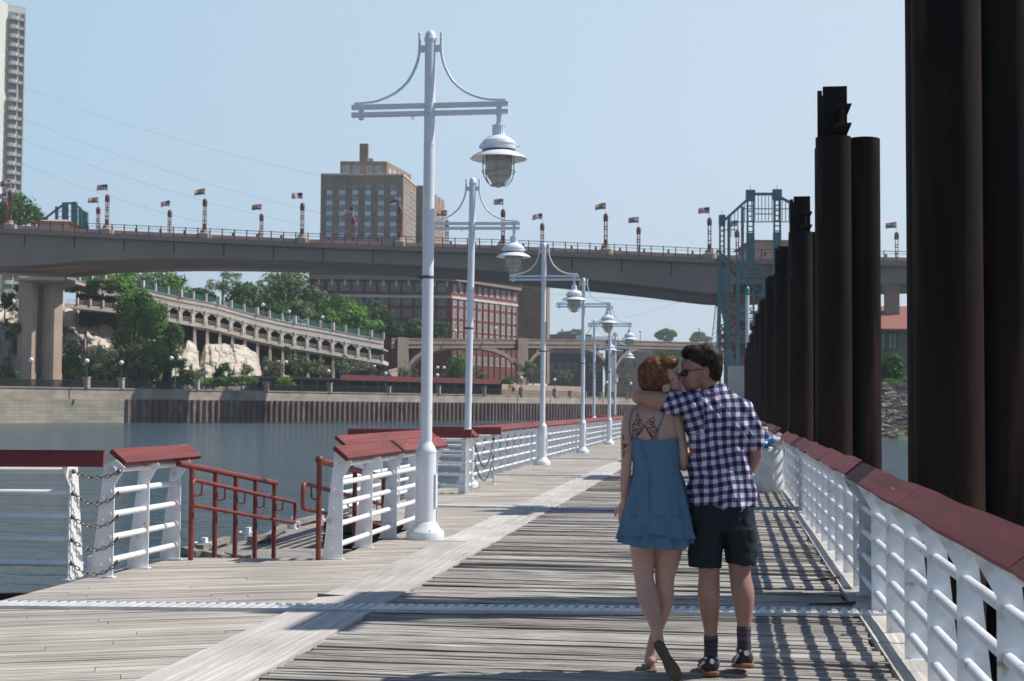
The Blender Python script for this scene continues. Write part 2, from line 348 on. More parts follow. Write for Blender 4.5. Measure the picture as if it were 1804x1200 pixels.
# warped / lifted plank ends
tb = tag(None or MB().build('x', M['tar'])) if False else None
loose = [((560,1055),(632,1051),.045,'black splintered board end at the left end of the nearest metal strip crossing the border'),
         ((1400,1026),(1478,1021),.03,'curled plank end by the right railing, above the first metal strip'),
         ((1425,1066),(1507,1067),.035,'curled plank end touching the first metal strip at its right'),
         ((1375,884),(1425,876),.03,'broken dark plank end in the shadow stripes near the white sack')]
for (a, b, h, lb) in loose:
    p, q = Gd(*a), Gd(*b); m = MB(); d = (q-p); n = Vector((-d.y, d.x, 0)).normalized()*.011; mid = (p+q)/2
    vs = []
    for t in (0,.25,.5,.75,1):
        c = p.lerp(q, t); z = .006+.7*h*((1-t)**1.5 if a[0] < 1000 else t**1.5)
        vs += [c-n+Vector((0,0,.0)), c-n+Vector((0,0,z)), c+n+Vector((0,0,z+.004)), c+n]
    fs = []
    for i in range(4):
        for k in range(3): fs.append((i*4+k, (i+1)*4+k, (i+1)*4+k+1, i*4+k+1))
    fs += [(0,1,2,3),(16,19,18,17)]
    m.add(vs, fs); o = m.build('loose_board', M['tar'], off=p); o.location = p
    tag(o, lb, 'board', 'loose plank ends on the boardwalk')
# corrugated metal strips
strips = [((-5.6,9.95),(1.25,10.85),'corrugated metal joint strip nearest the camera, across the boardwalk'),
          ((-5.2,21.25),(1.25,21.05),'second corrugated metal joint strip, level with the woman\'s hips'),
          ((-5.2,31.4),(1.25,31.6),'third corrugated metal joint strip, beyond the white slatted railing ends'),
          ((-5.2,42.0),(1.25,42.0),'faint far corrugated metal joint strip near the fourth lamp post')]
for (a, b, lb) in strips:
    p, q = Vector((*a,0)), Vector((*b,0)); L_ = (q-p).length; d = (q-p)/L_; n = Vector((-d.y,d.x,0)); m = MB(); wd = .145; k = 0.0
    pitch = .075; pts = []
    while k < L_:
        for (t, z) in ((0,.012),(.014,.024),(.040,.024),(.054,.012)):
            if k+t < L_: pts.append((k+t, z))
        k += pitch
    vs = []
    sk = .06     # the ribs lie askew
    for (t, z) in pts: vs += [p+d*t-n*wd+Vector((0,0,z)), p+d*(t+sk)+n*wd+Vector((0,0,z))]
    m.add(vs, [(2*i,2*i+2,2*i+3,2*i+1) for i in range(len(pts)-1)])
    m.bar(p-n*(wd+.006)+Vector((0,0,.012)), q-n*(wd+.006)+Vector((0,0,.012)), .014,.026); m.bar(p+n*(wd+.006)+Vector((.05,0,.008)), q+n*(wd+.006)+Vector((0,0,.012)), .014,.026)
    o = m.build('joint_strip', M['steelstrip'], off=p); o.location = p
    tag(o, lb, 'metal strip', 'corrugated strips across the boardwalk')
# ---------------------------------------------------------------- lower dock and ramp
def ramp_z(u): return -.34*max(0,min(1,(u-13.2)/2.7))
dk = MB(); plank_region(dk, [(-6.65,12.2),(-3.9,12.2),(-3.9,25),(-6.65,25)], 0, .12,.15,.008, z=-.37)
o = tag(dk.build('lower_dock', M['wood_d']), kind='structure')
rp = MB(); u = 13.5
while u < 17.6:
    z0 = -.02+ramp_z(u); rp.col = rng.random()
    rp.box((-5.2,u,z0-.03),(-3.92,u+.13,z0)); u += .138
r_ = rp.build('ramp', M['wood_d'], off=(-4.5,13.5,0)); r_.location = (-4.5,13.5,0); tag(r_, 'short grey plank ramp going down between the two red gangway handrails', 'ramp')
m = MB(); m.box((-6.6,12.3,-.65),(-3.95,24.9,-.43)); struct('lower_dock_frame', m, M['tar'])
# dock edge timbers and cleats
edge = [((325,968),(352,976)),((355,973),(398,983)),((402,978),(436,984)),((441,950),(466,946)),((470,946),(500,928)),((517,921),(560,911)),((352,965),(400,950))]
for i,(a,b) in enumerate(edge):
    p, q = Gd(a[0],a[1],-.29), Gd(b[0],b[1],-.29); m = MB(); m.col = .3; m.bar(p, q, .10, .07); 
    for t in (.1,.9): c = p.lerp(q,t); m.box((c.x-.06,c.y-.06,-.37),(c.x+.06,c.y+.06,-.33))
    o = m.build('edge_timber', M['wood_d'], off=p); o.location = p
    tag(o, ['short weathered curb timber nearest the left red handrail post','curb timber with notches at the foot of the first red post','low curb timber at the foot of the second red post','small curb timber between the third and fourth red posts','long pale curb timber on the dock edge behind the fourth and fifth red posts','farthest pale curb timber on the dock edge, right of the handrail loop','curb timber on the dock edge running back from the first red post'][i], 'timber', 'curb timbers along the lower dock')
for i,(x,y) in enumerate(((360,972),(437,952),(517,932),(566,916),(163,1016))):
    z = -.37 if i < 4 else 0; c = Gd(x,y,z); c.z = z; m = MB()
    m.box((-.03,-.05,0),(.03,.05,.18)); m.box((-.06,-.06,0),(.06,.06,.012)); m.tube([(-.12,0,.10),(.1,0,.10)], .022, 8); m.ball((-.12,0,.10),.03,8,6)
    o = m.build('mooring_cleat', M['white']); o.location = c
    tag(o, ['white mooring cleat beside the first red handrail post','white mooring cleat behind the third red handrail post','white mooring cleat just below the closed end of the red handrail loop','white mooring cleat left of the capped red post','white mooring cleat under the lowest chain of the gap'][i], 'cleat', 'white mooring cleats on the dock edge')
# ---------------------------------------------------------------- white railings with red cap boards
FIN = [(0,0),(0,.80),(-.085,.955),(-.01,1.025),(.085,.985),(.105,.80),(.185,0)]
def board(m, x0, x1, warp=0.0, seed=0, n=10, tilt=40):
    """cap board tilted towards the walkway; lower inner edge"""
    ca, sa = math.cos(R(tilt)), math.sin(R(tilt)); c = (-.01 if tilt < 60 else -.05, 1.03); hw = .090 if tilt < 60 else .070; th = .021
    rows = []
    for i in range(n+1):
        x = x0+(x1-x0)*i/n; dz = warp*(math.sin(x*1.9+seed)+.6*math.sin(x*4.3+seed*2))
        r = []
        for (s, t) in ((-1,-1),(1,-1),(1,1),(-1,1)):
            y = c[0]+s*hw*ca - t*th*sa; z = c[1]+s*hw*sa + t*th*ca
            r.append((x, y+dz*.5, z+dz+.012))
        rows.append(r)
    v = [q for r in rows for q in r]; f = []
    for i in range(n):
        for k in range(4): f.append((i*4+k, i*4+(k+1)%4, (i+1)*4+(k+1)%4, (i+1)*4+k))
    f += [(3,2,1,0), tuple(n*4+k for k in range(4))]
    m.add(v, f)
def railing(p0, ang, xs, x0, x1, bx, label, warp=.0, mid=None, joints=(), tilt=40, shear=-.27, group='white railings with red cap boards'):
    t = empty('railing', (p0[0],p0[1],p0[2] if len(p0)>2 else 0), ang); tag(t, label, 'railing', group)
    for x in xs:
        m = MB(); m.prism([(x-.006+shear*y,y,z) for y,z in FIN], (.012,0,0)); m.box((x-.045,-.02,0),(x+.025,.20,.010))
        # stiffening edge on the walkway side and bolt heads
        
        for z in (.17,.36,.56,.75): m.tube([(x-.045,.10-.02*z,z-.06),(x-.005,.10-.02*z,z-.06)], .010, 6)
        m.build('post', M['white'], t)
    for z in (.145,.345,.545,.745): 
        m = MB(); m.tube([(x0,.045,z),(x1,.045,z)], .0275, 12); m.build('rail_bar', M['white'], t)
    m = MB(); m.tube([(x0,.01,.935),(x1,.01,.935)], .0275, 12); m.build('rail_bar', M['white'], t)
    cuts = [bx[0]]+list(joints)+[bx[1]]
    for i in range(len(cuts)-1):
        m = MB(); m.col = rng.uniform(.05,.95); board(m, cuts[i]+.004, cuts[i+1]-.004, warp, 1.3*i, max(4,int((cuts[i+1]-cuts[i])*5)), tilt); m.build('cap_board', M['redwood'], t)
    return t
fr = lambda a,b,n: [a+(b-a)*i/(n-1) for i in range(n)]
pB = Gd(197,1018); qB = Gd(318,986); LB = (qB-pB).length; aB = math.atan2((qB-pB).y,(qB-pB).x)
railing(pB, aB, fr(.02,LB-.02,3), 0, LB, (.05,LB+.28), 'short white railing with a pink-red sunlit cap board between the chains and the red handrail')
pC = Gd(123,1023); Lc = 5.0; pc0 = pC - RH*Lc
railing(pc0, YAW, [Lc-.02, Lc-1.25, Lc-2.4, Lc-3.6, .05], 0, Lc, (-.1,Lc+.29), 'white railing with a dark red cap board running off the left edge', joints=(2.2,), tilt=84, shear=.42)
railing((-3.73,13.62), PI/2, [0,1.18,2.32,3.5,4.62], 0, 4.62, (-.15,4.9), 'white railing with red cap board beside the first lamp post base', joints=(2.42,))
railing((-5.05,18.35), PI/2, fr(0,5.7,6), 0, 5.7, (-.12,5.9), 'long red-capped railing seen behind the first lamp post, left of the second lamp', joints=(3.0,))
railing((-6.45,24.25), 0, fr(0,1.98,3), 0, 1.98, (-.1,2.1), 'red-capped railing end facing the camera at the foot of the second lamp post', tilt=72)
railing((-4.42,24.35), PI/2, [0,.35], 0, .35, (-.02,.5), 'stub of white railing at the corner below the second lamp post')
railing((-5.65,27.5), 0, fr(0,1.15,2), 0, 1.15, (-.1,1.3), 'short red-capped railing end with hanging chain, right of the second lamp', tilt=72)
railing((-5.05,28.3), PI/2, fr(0,9.6,10), 0, 9.6, (-.2,9.8), 'white railing with red cap boards ending at the third lamp post', joints=(2.3,4.9,7.4))
railing((-5.05,38.3), PI/2, fr(0,9.6,10), 0, 9.6, (-.2,9.8), 'white railing with red cap boards between the third and fourth lamp posts', joints=(1.5,3.6,6.4))
railing((-5.05,48.3), PI/2, fr(0,10.6,10), 0, 10.6, (-.2,10.8), 'white railing with red cap boards between the fourth and fifth lamp posts', joints=(3,6.4,9))
railing((-5.05,59.2), PI/2, fr(0,10.6,8), 0, 10.6, (-.2,10.8), 'far white railing with red cap boards past the fifth lamp post', joints=(5,))
railing((-8,79.5), 0, fr(0,9.2,8), 0, 9.2, (-.2,9.3), 'farthest railing closing the end of the boardwalk behind the woman', joints=(4,))
railing((1.055,27.0), -PI/2, fr(.1,14.6,15), 0, 14.8, (-.1,14.95), 'long white railing with wavy dark red cap board between white sack and chained gap', warp=.0075, joints=(2.2,4.8,8.6,11.6)).scale.z = .97
railing((1.055,11.95), -PI/2, fr(.1,14.0,15), 0, 14.2, (-.12,14.3), 'nearest white railing with thick dark red cap board at the right edge', warp=.004, joints=(3.5,6.8,10.2)).scale.z = .953
for i,(a) in enumerate((30.5,41,52)):
    railing((1.07,a+8.6), -PI/2, fr(.1,8.4,6), 0, 8.6, (-.1,8.7), ['right-hand railing beyond the white sack','right-hand railing far beyond the white sack','farthest right-hand railing past the couple'][i])
# chains
def link_mesh(L_=.05, wd=.026, r=.0052):
    m = MB(); pts = []
    for k in range(12):
        a = 2*PI*k/12; x = (L_/2-wd/2)*(1 if math.cos(a) > 0 else -1)+wd/2*math.cos(a)*1.0; pts.append((x, wd/2*math.sin(a)*1.0, 0))
    return pts, r
def chain(p, q, sag, name, label, group, par=None):
    pts, r = link_mesh(); p, q = Vector(p), Vector(q); n = 200; cur = []
    for i in range(n+1):
        t = i/n; c = p.lerp(q,t); c.z -= sag*4*t*(1-t); cur.append(c)
    ln = sum((cur[i+1]-cur[i]).length for i in range(n)); cnt = int(ln/.040); m = MB(); step = ln/cnt; acc = 0; j = 0
    for i in range(cnt):
        tgt = (i+.5)*step
        while j < n-1 and acc+(cur[j+1]-cur[j]).length < tgt: acc += (cur[j+1]-cur[j]).length; j += 1
        tdir = (cur[j+1]-cur[j]).normalized(); c = cur[j]; side = tdir.cross(Vector((0,0,1)))
        side = side.normalized() if side.length > .05 else Vector((1,0,0)); upv = side.cross(tdir)
        if i % 2: side, upv = upv, side
        ring = [c+tdir*x+side*y for x,y,_ in pts]; ring.append(ring[0]); ring.append(ring[1]); m.tube(ring, r, 5, cap=False)
    m.ball(p,.022,8,6,(1,1,1)); m.ball(q,.022,8,6,(1,1,1))
    o = m.build('chain', M['chain'], off=p); o.location = p; tag(o, label, 'chain', group); return o
for i,z in enumerate((.93,.74,.54,.345,.145)):
    p = Gd(126,1023)+Vector((0,0,z)); q = Gd(203,1018)+Vector((0,0,z-.01+.02*(z<.9))); q = pB.lerp(qB,-.0)+Vector((.05,.0,z-.01)) 
    chain(p, q, (.05,.085,.085,.09,.10)[i], 'chain', ['top chain across the gap between the two left railings','second chain from the top across the gap between the two left railings','middle chain across the gap between the two left railings','fourth chain from the top across the gap between the two left railings','lowest chain across the gap between the two left railings'][i], 'chains closing the gap in the left railing')
chain((1.09,12.05,.93),(1.09,12.12,.93),.30,'chain','dark chain hanging doubled from the top of the gap in the right railing','chains in the right railing gap')
chain((1.09,12.05,.35),(1.09,12.12,.30),.18,'chain','dark chain hanging low in the gap of the right railing','chains in the right railing gap')
chain((-4.42,24.9,.9),(-4.5,27.45,.9),.5,'chain','upper slack chain hanging beside the small white railings below the second lamp','chains beside the second lamp')
chain((-4.42,24.9,.55),(-4.5,27.45,.55),.4,'chain','lower slack chain hanging beside the small white railings below the second lamp','chains beside the second lamp')
# ---------------------------------------------------------------- red gangway handrails
def gangrail(v, us, side, u_end, loop0, loop1, label, capball, top0):
    t = empty('gangway_handrail', (v,us[0],0)); tag(t, label, 'handrail', 'red gangway handrails'); o = (v,us[0],0)
    for u in us:
        m = MB(); m.tube([(v,u,ramp_z(u)-.03),(v,u,ramp_z(u)+.95+top0)], .026, 12); m.box((v-.05,u-.05,ramp_z(u)-.01),(v+.05,u+.05,ramp_z(u)+.006)); m.build('post', M['redsteel'], t, off=o)
        b = MB(); z = ramp_z(u)+.70; b.tube([(v,u,z-.06),(v+side*.05,u+.02,z-.07),(v+side*.085,u+.04,z-.06),(v+side*.09,u+.04,z+.05)], .009, 8); b.build('bracket', M['redsteel'], t, off=o)
    a, b = us[0]+(-.35 if not capball else 0), u_end; m = MB()
    m.tube([(v,a,ramp_z(a)+.95+top0),(v,b,ramp_z(b)+.95+top0)], .031, 14)
    if capball: m.ball((v,a,ramp_z(a)+.96+top0), .042, 12, 8)
    m.build('top_rail', M['redsteel'], t, off=o)
    l0, l1 = loop0, loop1; x = v+side*.09; zu = lambda u: -.126*(u-13.2)+.765; zl = lambda u: zu(u)-.245
    pts = [(x,l0+.07,zu(l0))]+[(x,l1-.06,zu(l1)),(x,l1-.01,zu(l1)-.02),(x,l1,zu(l1)-.07),(x,l1,zl(l1)+.06),(x,l1-.01,zl(l1)+.015),(x,l1-.06,zl(l1)),(x,l0+.07,zl(l0))]
    pts += [(x,l0+.015,zl(l0)+.01),(x,l0,zl(l0)+.06),(x,l0,zu(l0)-.06),(x,l0+.015,zu(l0)-.01),(x,l0+.07,zu(l0))]
    m = MB(); m.tube(pts, .021, 12); m.build('hand_loop', M['redsteel'], t, off=o)
gangrail(-5.15, [13.27,13.92,14.53,15.17,15.84], 1, 15.9, 13.05, 16.35, 'red steel gangway handrail on five posts, left of the ramp', False, 0)
gangrail(-3.95, [13.54,14.25,14.9,16.2], -1, 16.3, 13.3, 16.7, 'red steel gangway handrail with a capped first post, right of the ramp', True, .06)
# ---------------------------------------------------------------- harbour lamps
M['glass'] = mat('lantern_glass', (.80,.78,.73), (.55,.53,.48), 14, .18, bump=.25, bscale=40, stretch=(.2,.2,2), dist=.006, trans=.5)
M['lampdark'] = mat('dark_gasket', (.10,.10,.10), rough=.6)
M['cage'] = mat('dull_cage_wire', (.42,.43,.44), (.3,.3,.3), 20, .5, metal=.3)
def make_lamp():
    t = empty('lamp_post')
    m = MB(); m.lathe([(0,0),(.215,0),(.215,.075),(.205,.095),(.17,.12),(.145,.165),(.118,.20),(.118,.98),(.122,.985),(.122,1.0),(.11,1.03),(.085,1.07),(.068,1.10),(.066,1.11)], n=32)
    m.box((.112,-.05,.36),(.128,.05,.74)); 
    for k in range(6): a = k*PI/3; m.tube([(.185*math.cos(a),.185*math.sin(a),.09),(.185*math.cos(a),.185*math.sin(a),.115)], .016, 6)
    m.build('base', M['white_lamp'], t)
    m = MB(); m.lathe([(.066,1.09),(.064,4.5),(.0665,4.5),(.0665,4.52),(.063,4.52),(.063,5.70)], n=24)
    for z in (4.34,4.46): m.tube([(-.02,-.068,z),(-.02,-.06,z)], .006, 6)
    m.build('pole', M['white_lamp'], t)
    m = MB(); m.lathe([(.063,5.70),(.073,5.735),(.074,5.755),(.067,5.763),(.064,5.79),(.052,5.825),(.03,5.85),(0,5.86)], n=24); m.build('finial', M['white_lamp'], t)
    for z in (4.975,4.885):
        m = MB(); m.box((-.923,-.03,z-.026),(.923,.03,z+.026)); m.build('crossarm', M['white_lamp'], t)
    for s in (-1,1):
        P = [(.127,5.815),(.127,5.66),(.132,5.58),(.148,5.50),(.175,5.42),(.215,5.335),(.27,5.25),(.332,5.19),(.41,5.13),(.5,5.085),(.6,5.05),(.685,5.033),(.80,5.026),(.893,5.024)]
        m = MB(); m.tube([(s*x,0,z) for x,z in P], .0165, 8); m.ball((s*.127,0,5.815),.019,8,6); m.box((min(s*.055,s*.127),-.012,5.60),(max(s*.055,s*.127),.012,5.68))
        m.box((s*.81-.028,-.02,4.83),(s*.81+.028,.02,5.02)); m.build('scroll_bracket', M['white_lamp'], t)
    m = MB(); 
    for x in (-.81,-.20): m.tube([(x,0,4.86),(x-.018,0,4.835),(x,0,4.815),(x+.018,0,4.835),(x,0,4.86)], .004, 5)
    m.build('eye_hook', M['cage'], t)
    hx = .81
    h = MB(); h.lathe([(.026,4.86),(.028,4.76),(.036,4.735),(.070,4.73),(.073,4.615),(.078,4.605),(.11,4.595),(.155,4.565),(.185,4.54),(.193,4.515),(.21,4.51),(.21,4.497),(.205,4.49),(.203,4.455),(.19,4.45),(.19,4.44)], (hx,0,0), n=32)
    for k in range(18):
        a = 2*PI*k/18; h.box((hx+.071*math.cos(a)-.004,.071*math.sin(a)-.004,4.62),(hx+.071*math.cos(a)+.004,.071*math.sin(a)+.004,4.728))
    h.box((hx+.195,-.015,4.47),(hx+.25,.015,4.485)); h.box((hx-.225,-.012,4.465),(hx-.195,.012,4.50))
    lh = h.build('lamp_head', M['white_lamp'], t)
    m = MB(); m.lathe([(.186,4.45),(.183,4.42),(.186,4.415)], (hx,0,0), n=28); m.build('gasket', M['lampdark'], lh)
    m = MB(); m.lathe([(.15,4.425),(.195,4.42),(.24,4.40),(.29,4.372),(.322,4.346),(.326,4.338),(.32,4.336),(.28,4.352),(.22,4.375),(.15,4.385)], (hx,0,0), n=40); m.build('shade', M['white_lamp'], lh)
    m = MB(); pr = []
    for k in range(15): z = 4.39-.21*k/14; pr.append((.156-.014*k/14+(.0035 if k%2 else 0), z))
    pr += [(.135,4.16),(.115,4.12),(.085,4.075),(.07,4.05),(.045,4.03),(0,4.02)]
    m.lathe(pr, (hx,0,0), n=28); m.build('lens', M['glass'], lh)
    m = MB(); m.lathe([(.07,4.052),(.075,4.045),(.055,4.025),(.02,4.012),(0,4.005)], (hx,0,0), n=20)
    for k in range(6):
        a = PI/6+k*PI/3; ca, sa = math.cos(a), math.sin(a)
        m.tube([(hx+r*ca,r*sa,z) for r,z in ((.19,4.39),(.188,4.28),(.19,4.20),(.175,4.13),(.14,4.07),(.10,4.035),(.06,4.03))], .0065, 6)
    for (r,z) in ((.19,4.30),(.19,4.19)): m.tube([(hx+r*math.cos(2*PI*k/24),r*math.sin(2*PI*k/24),z) for k in range(25)], .005, 5, cap=False)
    m.build('cage', M['cage'], lh)
    m = MB(); m.lathe([(.067,2.97),(.070,2.975),(.070,3.00),(.067,3.005)], n=20); m.box((-.115,-.02,2.97),(-.065,.02,3.01)); m.build('strap', M['lampdark'], t)
    return t
LP = [((749,948),-3.42,.1,'tallest and nearest white harbour lamp, standing at the left railing'),
      ((822,860),None,.75,'second white harbour lamp, rising behind the red-capped railing end'),
      ((955,818),None,.25,'third white harbour lamp, its base beside the long left railing'),
      ((1026,797),None,.2,'fourth white harbour lamp, its lantern hiding part of the fifth'),
      ((1073,782),None,.2,'fifth white harbour lamp, just left of the woman'),
      ((1046,772),None,.1,'thin sixth white harbour lamp showing between the fourth and fifth'),
      ((1083,768),None,.1,'smallest, farthest white harbour lamp with a grey box on its pole')]
LD = [16.27, 26.8, 37.5, 47.5, 58.7, 69.8, 80.5]
lamp0 = make_lamp()
for i,((px,py),_,lean,lb) in enumerate(LP):
    o = lamp0 if i == 0 else copy_tree(lamp0)
    p = WZ(px, LD[i], 0.0); o.location = p; o.rotation_euler = (0, R(lean), 0)
    tag(o, lb, 'street lamp', 'white harbour lamps along the boardwalk')
bx = MB(); bx.lathe([(0,2.9),(.1,2.92),(.16,2.98),(.17,3.0),(.17,3.35),(.12,3.42),(.1,3.44),(0,3.44)], n=14); bx.build('control_box', M['white_lamp'], o)
# ---------------------------------------------------------------- steel pile clusters
def pile(m, x, y, r, z1, ragged=False, n=36):
    prof = []; v = []; f = []
    zs = [-1.6,0,1.5,3,4,z1-.3,z1]
    for i,z in enumerate(zs):
        for k in range(n):
            a = 2*PI*k/n; zz = z+(.03*math.sin(k*2.3)+.02*math.sin(k*5.1) if ragged and i == len(zs)-1 else 0)
            v.append((x+r*math.cos(a), y+r*math.sin(a), zz))
    for i in range(len(zs)-1):
        for k in range(n): f.append((i*n+k, i*n+(k+1)%n, (i+1)*n+(k+1)%n, (i+1)*n+k))
    m.add(v, f, True)
    m.lathe([(r,z1),(r-.015,z1+.004),(r-.02,z1-.25)], (x,y,0), n=n) if not ragged else None
    m.add([(x+(r-.02)*math.cos(2*PI*k/n), y+(r-.02)*math.sin(2*PI*k/n), z1-.24) for k in range(n)], [tuple(range(n))])
def hpile(m, x, y, wd, z0, z1):
    m.box((x-wd/2,y-wd/2,z0),(x-wd/2+.02,y+wd/2,z1)); m.box((x+wd/2-.02,y-wd/2,z0),(x+wd/2,y+wd/2,z1-.01)); m.box((x-wd/2+.02,y-.012,z0),(x+wd/2-.02,y+.012,z1-.03))
def cluster(u, label, v=1.6, dz=0.0, first=False):
    t = empty('pile_cluster', (v,u,0)); tag(t, label, 'mooring piles', 'steel pile clusters beyond the right railing'); r = .262
    for (dx,dy,z) in ((0,0,5.42+dz),(.02,.56,5.36+dz),(.46,.36,5.45+dz)):
        m = MB(); pile(m, dx, dy, r, z); m.box((dx-.02,dy-r-.012,-1.5),(dx+.02,dy-r+.01,z-.4)) if not first and dx == .02 else None; m.build('pile', M['pile'], t)
    m = MB(); pile(m, .10, .12, .17, 6.20+dz, True, 20) if False else None
    m.box((-.14,.16,5.1),(.22,.20,6.24+dz)); m.box((-.14,.42,5.1),(.22,.46,6.16+dz)); m.box((.03,.20,5.1),(.06,.42,6.2+dz)); m.box((-.22,.17,5.1),(-.15,.21,6.18+dz)); m.build('h_beam', M['pile'], t)
    m = MB(); x = .10
    m.box((x-.01,-.75,5.50+dz),(x+.01,1.25,5.76+dz)); m.box((x-.11,-.75,5.48+dz),(x+.11,1.25,5.498+dz)); m.box((x-.11,-.75,5.762+dz),(x+.11,1.25,5.78+dz)); m.build('walers', M['pile'], t)
    m = MB(); m.tube([(.012*math.sin(k*1.7),-r+.002*math.sin(k*4.1),-1.2+k*.09) for k in range(72)], [.009+.005*math.sin(k*2.9) for k in range(72)], 6)
    m.build('weld_seam', M['pile'], t)
    return t
names = ['colossal dark pile cluster filling the right edge of the picture','second dark pile cluster, with a beam stub on its top','third dark pile cluster, half hidden by the second','fourth dark pile cluster from the camera','fifth dark pile cluster from the camera','sixth dark pile cluster from the camera','seventh dark pile cluster from the camera','eighth dark pile cluster from the camera','ninth dark pile cluster from the camera','tenth dark pile cluster from the camera','farthest dark pile cluster behind the man']
for k in range(11): cluster((11.4,21.7,31.6,41.6,51.7,61.8,71.9,82,92,102,112)[k], names[k], first=(k==0), v=(1.70,1.585,1.6,1.6,1.6,1.6,1.6,1.6,1.6,1.6,1.6)[k], dz=(0,.16,-.05,-.02,.05,0,.06,0,.03,0,0)[k])
# ---------------------------------------------------------------- sack of litter
def blobmesh(c, rx, ry, rz, amp, fr_, seed, nu=20, nv=14):
    m = MB(); v = []; f = []
    for i in range(nv+1):
        th = PI*i/nv
        for k in range(nu):
            ph = 2*PI*k/nu; d = Vector((math.sin(th)*math.cos(ph), math.sin(th)*math.sin(ph), math.cos(th)))
            s = 1+amp*noise.noise(d*fr_+Vector((seed,seed*2,0))); v.append((c[0]+d.x*rx*s, c[1]+d.y*ry*s, c[2]+d.z*rz*s))
    for i in range(nv):
        for k in range(nu): f.append((i*nu+k,(i+1)*nu+k,(i+1)*nu+(k+1)%nu,i*nu+(k+1)%nu))
    m.add(v, f, True); return m
M['sack'] = mat('white_woven_sack', (.62,.63,.65), (.5,.51,.53), 5, .7, bump=.6, bscale=14, dist=.02)
M['bluep'] = mat('blue_plastic', (.02,.22,.55), rough=.3); M['bluep2'] = mat('dark_blue_plastic', (.02,.06,.38), rough=.4)
M['clearp'] = mat('crumpled_white_plastic', (.72,.72,.70), (.5,.42,.34), 12, .4, bump=.8, bscale=20); M['tanp'] = mat('tan_paper', (.55,.38,.28), (.65,.55,.45), 10, .7, bump=.6, bscale=20)
sb = (.75,26.3,0); t = empty('litter_sack', sb); tag(t, 'white sack heaped with litter beside the right railing', 'sack')
m = MB(); v = []; f = []; n = 36
for i,(r,z) in enumerate(((.22,0),(.25,.03),(.255,.15),(.25,.3),(.245,.36),(.25,.42),(.258,.55),(.25,.68),(.235,.76),(.2,.8),(.0,.78))):
    for k in range(n):
        a = 2*PI*k/n; s = 1+.05*noise.noise(Vector((math.cos(a)*2,math.sin(a)*2,z*4)))+.02*math.sin(a*9+z*8); v.append((r*s*math.cos(a), r*s*math.sin(a), z+.02*noise.noise(Vector((a*3,z,1)))))
for i in range(10):
    for k in range(n): f.append((i*n+k,i*n+(k+1)%n,(i+1)*n+(k+1)%n,(i+1)*n+k))
m.add(v,f,True); m.build('bag', M['sack'], t)
for (c, r, mm, nm, lb, cat) in (((-.14,-.12,.86),(.13,.12,.085),'bluep','bucket','light blue plastic tub lying on the litter sack','tub'),((-.06,.05,.99),(.08,.08,.05),'bluep2','plastic_wrap','dark blue plastic lump in the litter heap','litter'),((.08,-.08,.92),(.13,.1,.08),'clearp','plastic_bag','crumpled clear bag in the middle of the litter heap','plastic bag'),((-.16,.05,1.10),(.14,.12,.08),'tanp','paper_bag','tan crumpled paper on the litter heap','paper'),((-.24,.08,1.20),(.09,.09,.09),'clearp','bottle','clear plastic bottle lump topping the litter heap','bottle'),((.17,-.08,.86),(.09,.08,.08),'clearp','plastic_cup','white crumpled cup at the right rim of the sack','cup'),((.06,-.2,.93),(.045,.05,.05),'bluep','jug_top','small bright blue cap beside the crumpled clear bag','cap')):
    o = blobmesh((0,0,0), *r, .5, 1.9, c[0]*9+c[2]*5).build(nm, M[mm]); o.location = (sb[0]+c[0], sb[1]+c[1], c[2]); tag(o, lb, cat)
# ---------------------------------------------------------------- river
wm = bpy.data.materials.new('river_water'); wm.use_nodes = True; N = wm.node_tree.nodes; L = wm.node_tree.links; b = N['Principled BSDF']
b.inputs['Base Color'].default_value = (.048,.085,.112,1); b.inputs['Roughness'].default_value = .12; b.inputs['IOR'].default_value = 1.33; b.inputs['Specular IOR Level'].default_value = .55
tc = N.new('ShaderNodeTexCoord'); h = None
for (scl, st, rt, dist) in ((.8,(.30,1.0,1),YAW,.75),(3.2,(.30,1,1),YAW+.12,.30),(10,(.5,1,1),YAW-.2,.06),(.13,(1,1.6,1),0,.5)):
    mp = N.new('ShaderNodeMapping'); mp.inputs['Scale'].default_value = st; mp.inputs['Rotation'].default_value = (0,0,-rt); L.new(tc.outputs['Object'], mp.inputs[0])
    n = N.new('ShaderNodeTexNoise'); n.inputs['Scale'].default_value = scl; n.inputs['Detail'].default_value = 3; L.new(mp.outputs[0], n.inputs['Vector'])
    bp = N.new('ShaderNodeBump'); bp.inputs['Strength'].default_value = .8; bp.inputs['Distance'].default_value = dist; L.new(n.outputs[0], bp.inputs['Height'])
    if h: L.new(h.outputs[0], bp.inputs['Normal'])
    h = bp
L.new(h.outputs[0], b.inputs['Normal'])
m = MB(); m.quad((-1100,-150,-1.1),(1100,-150,-1.1),(1100,1500,-1.1),(-1100,1500,-1.1)); struct('river_water', m, wm)
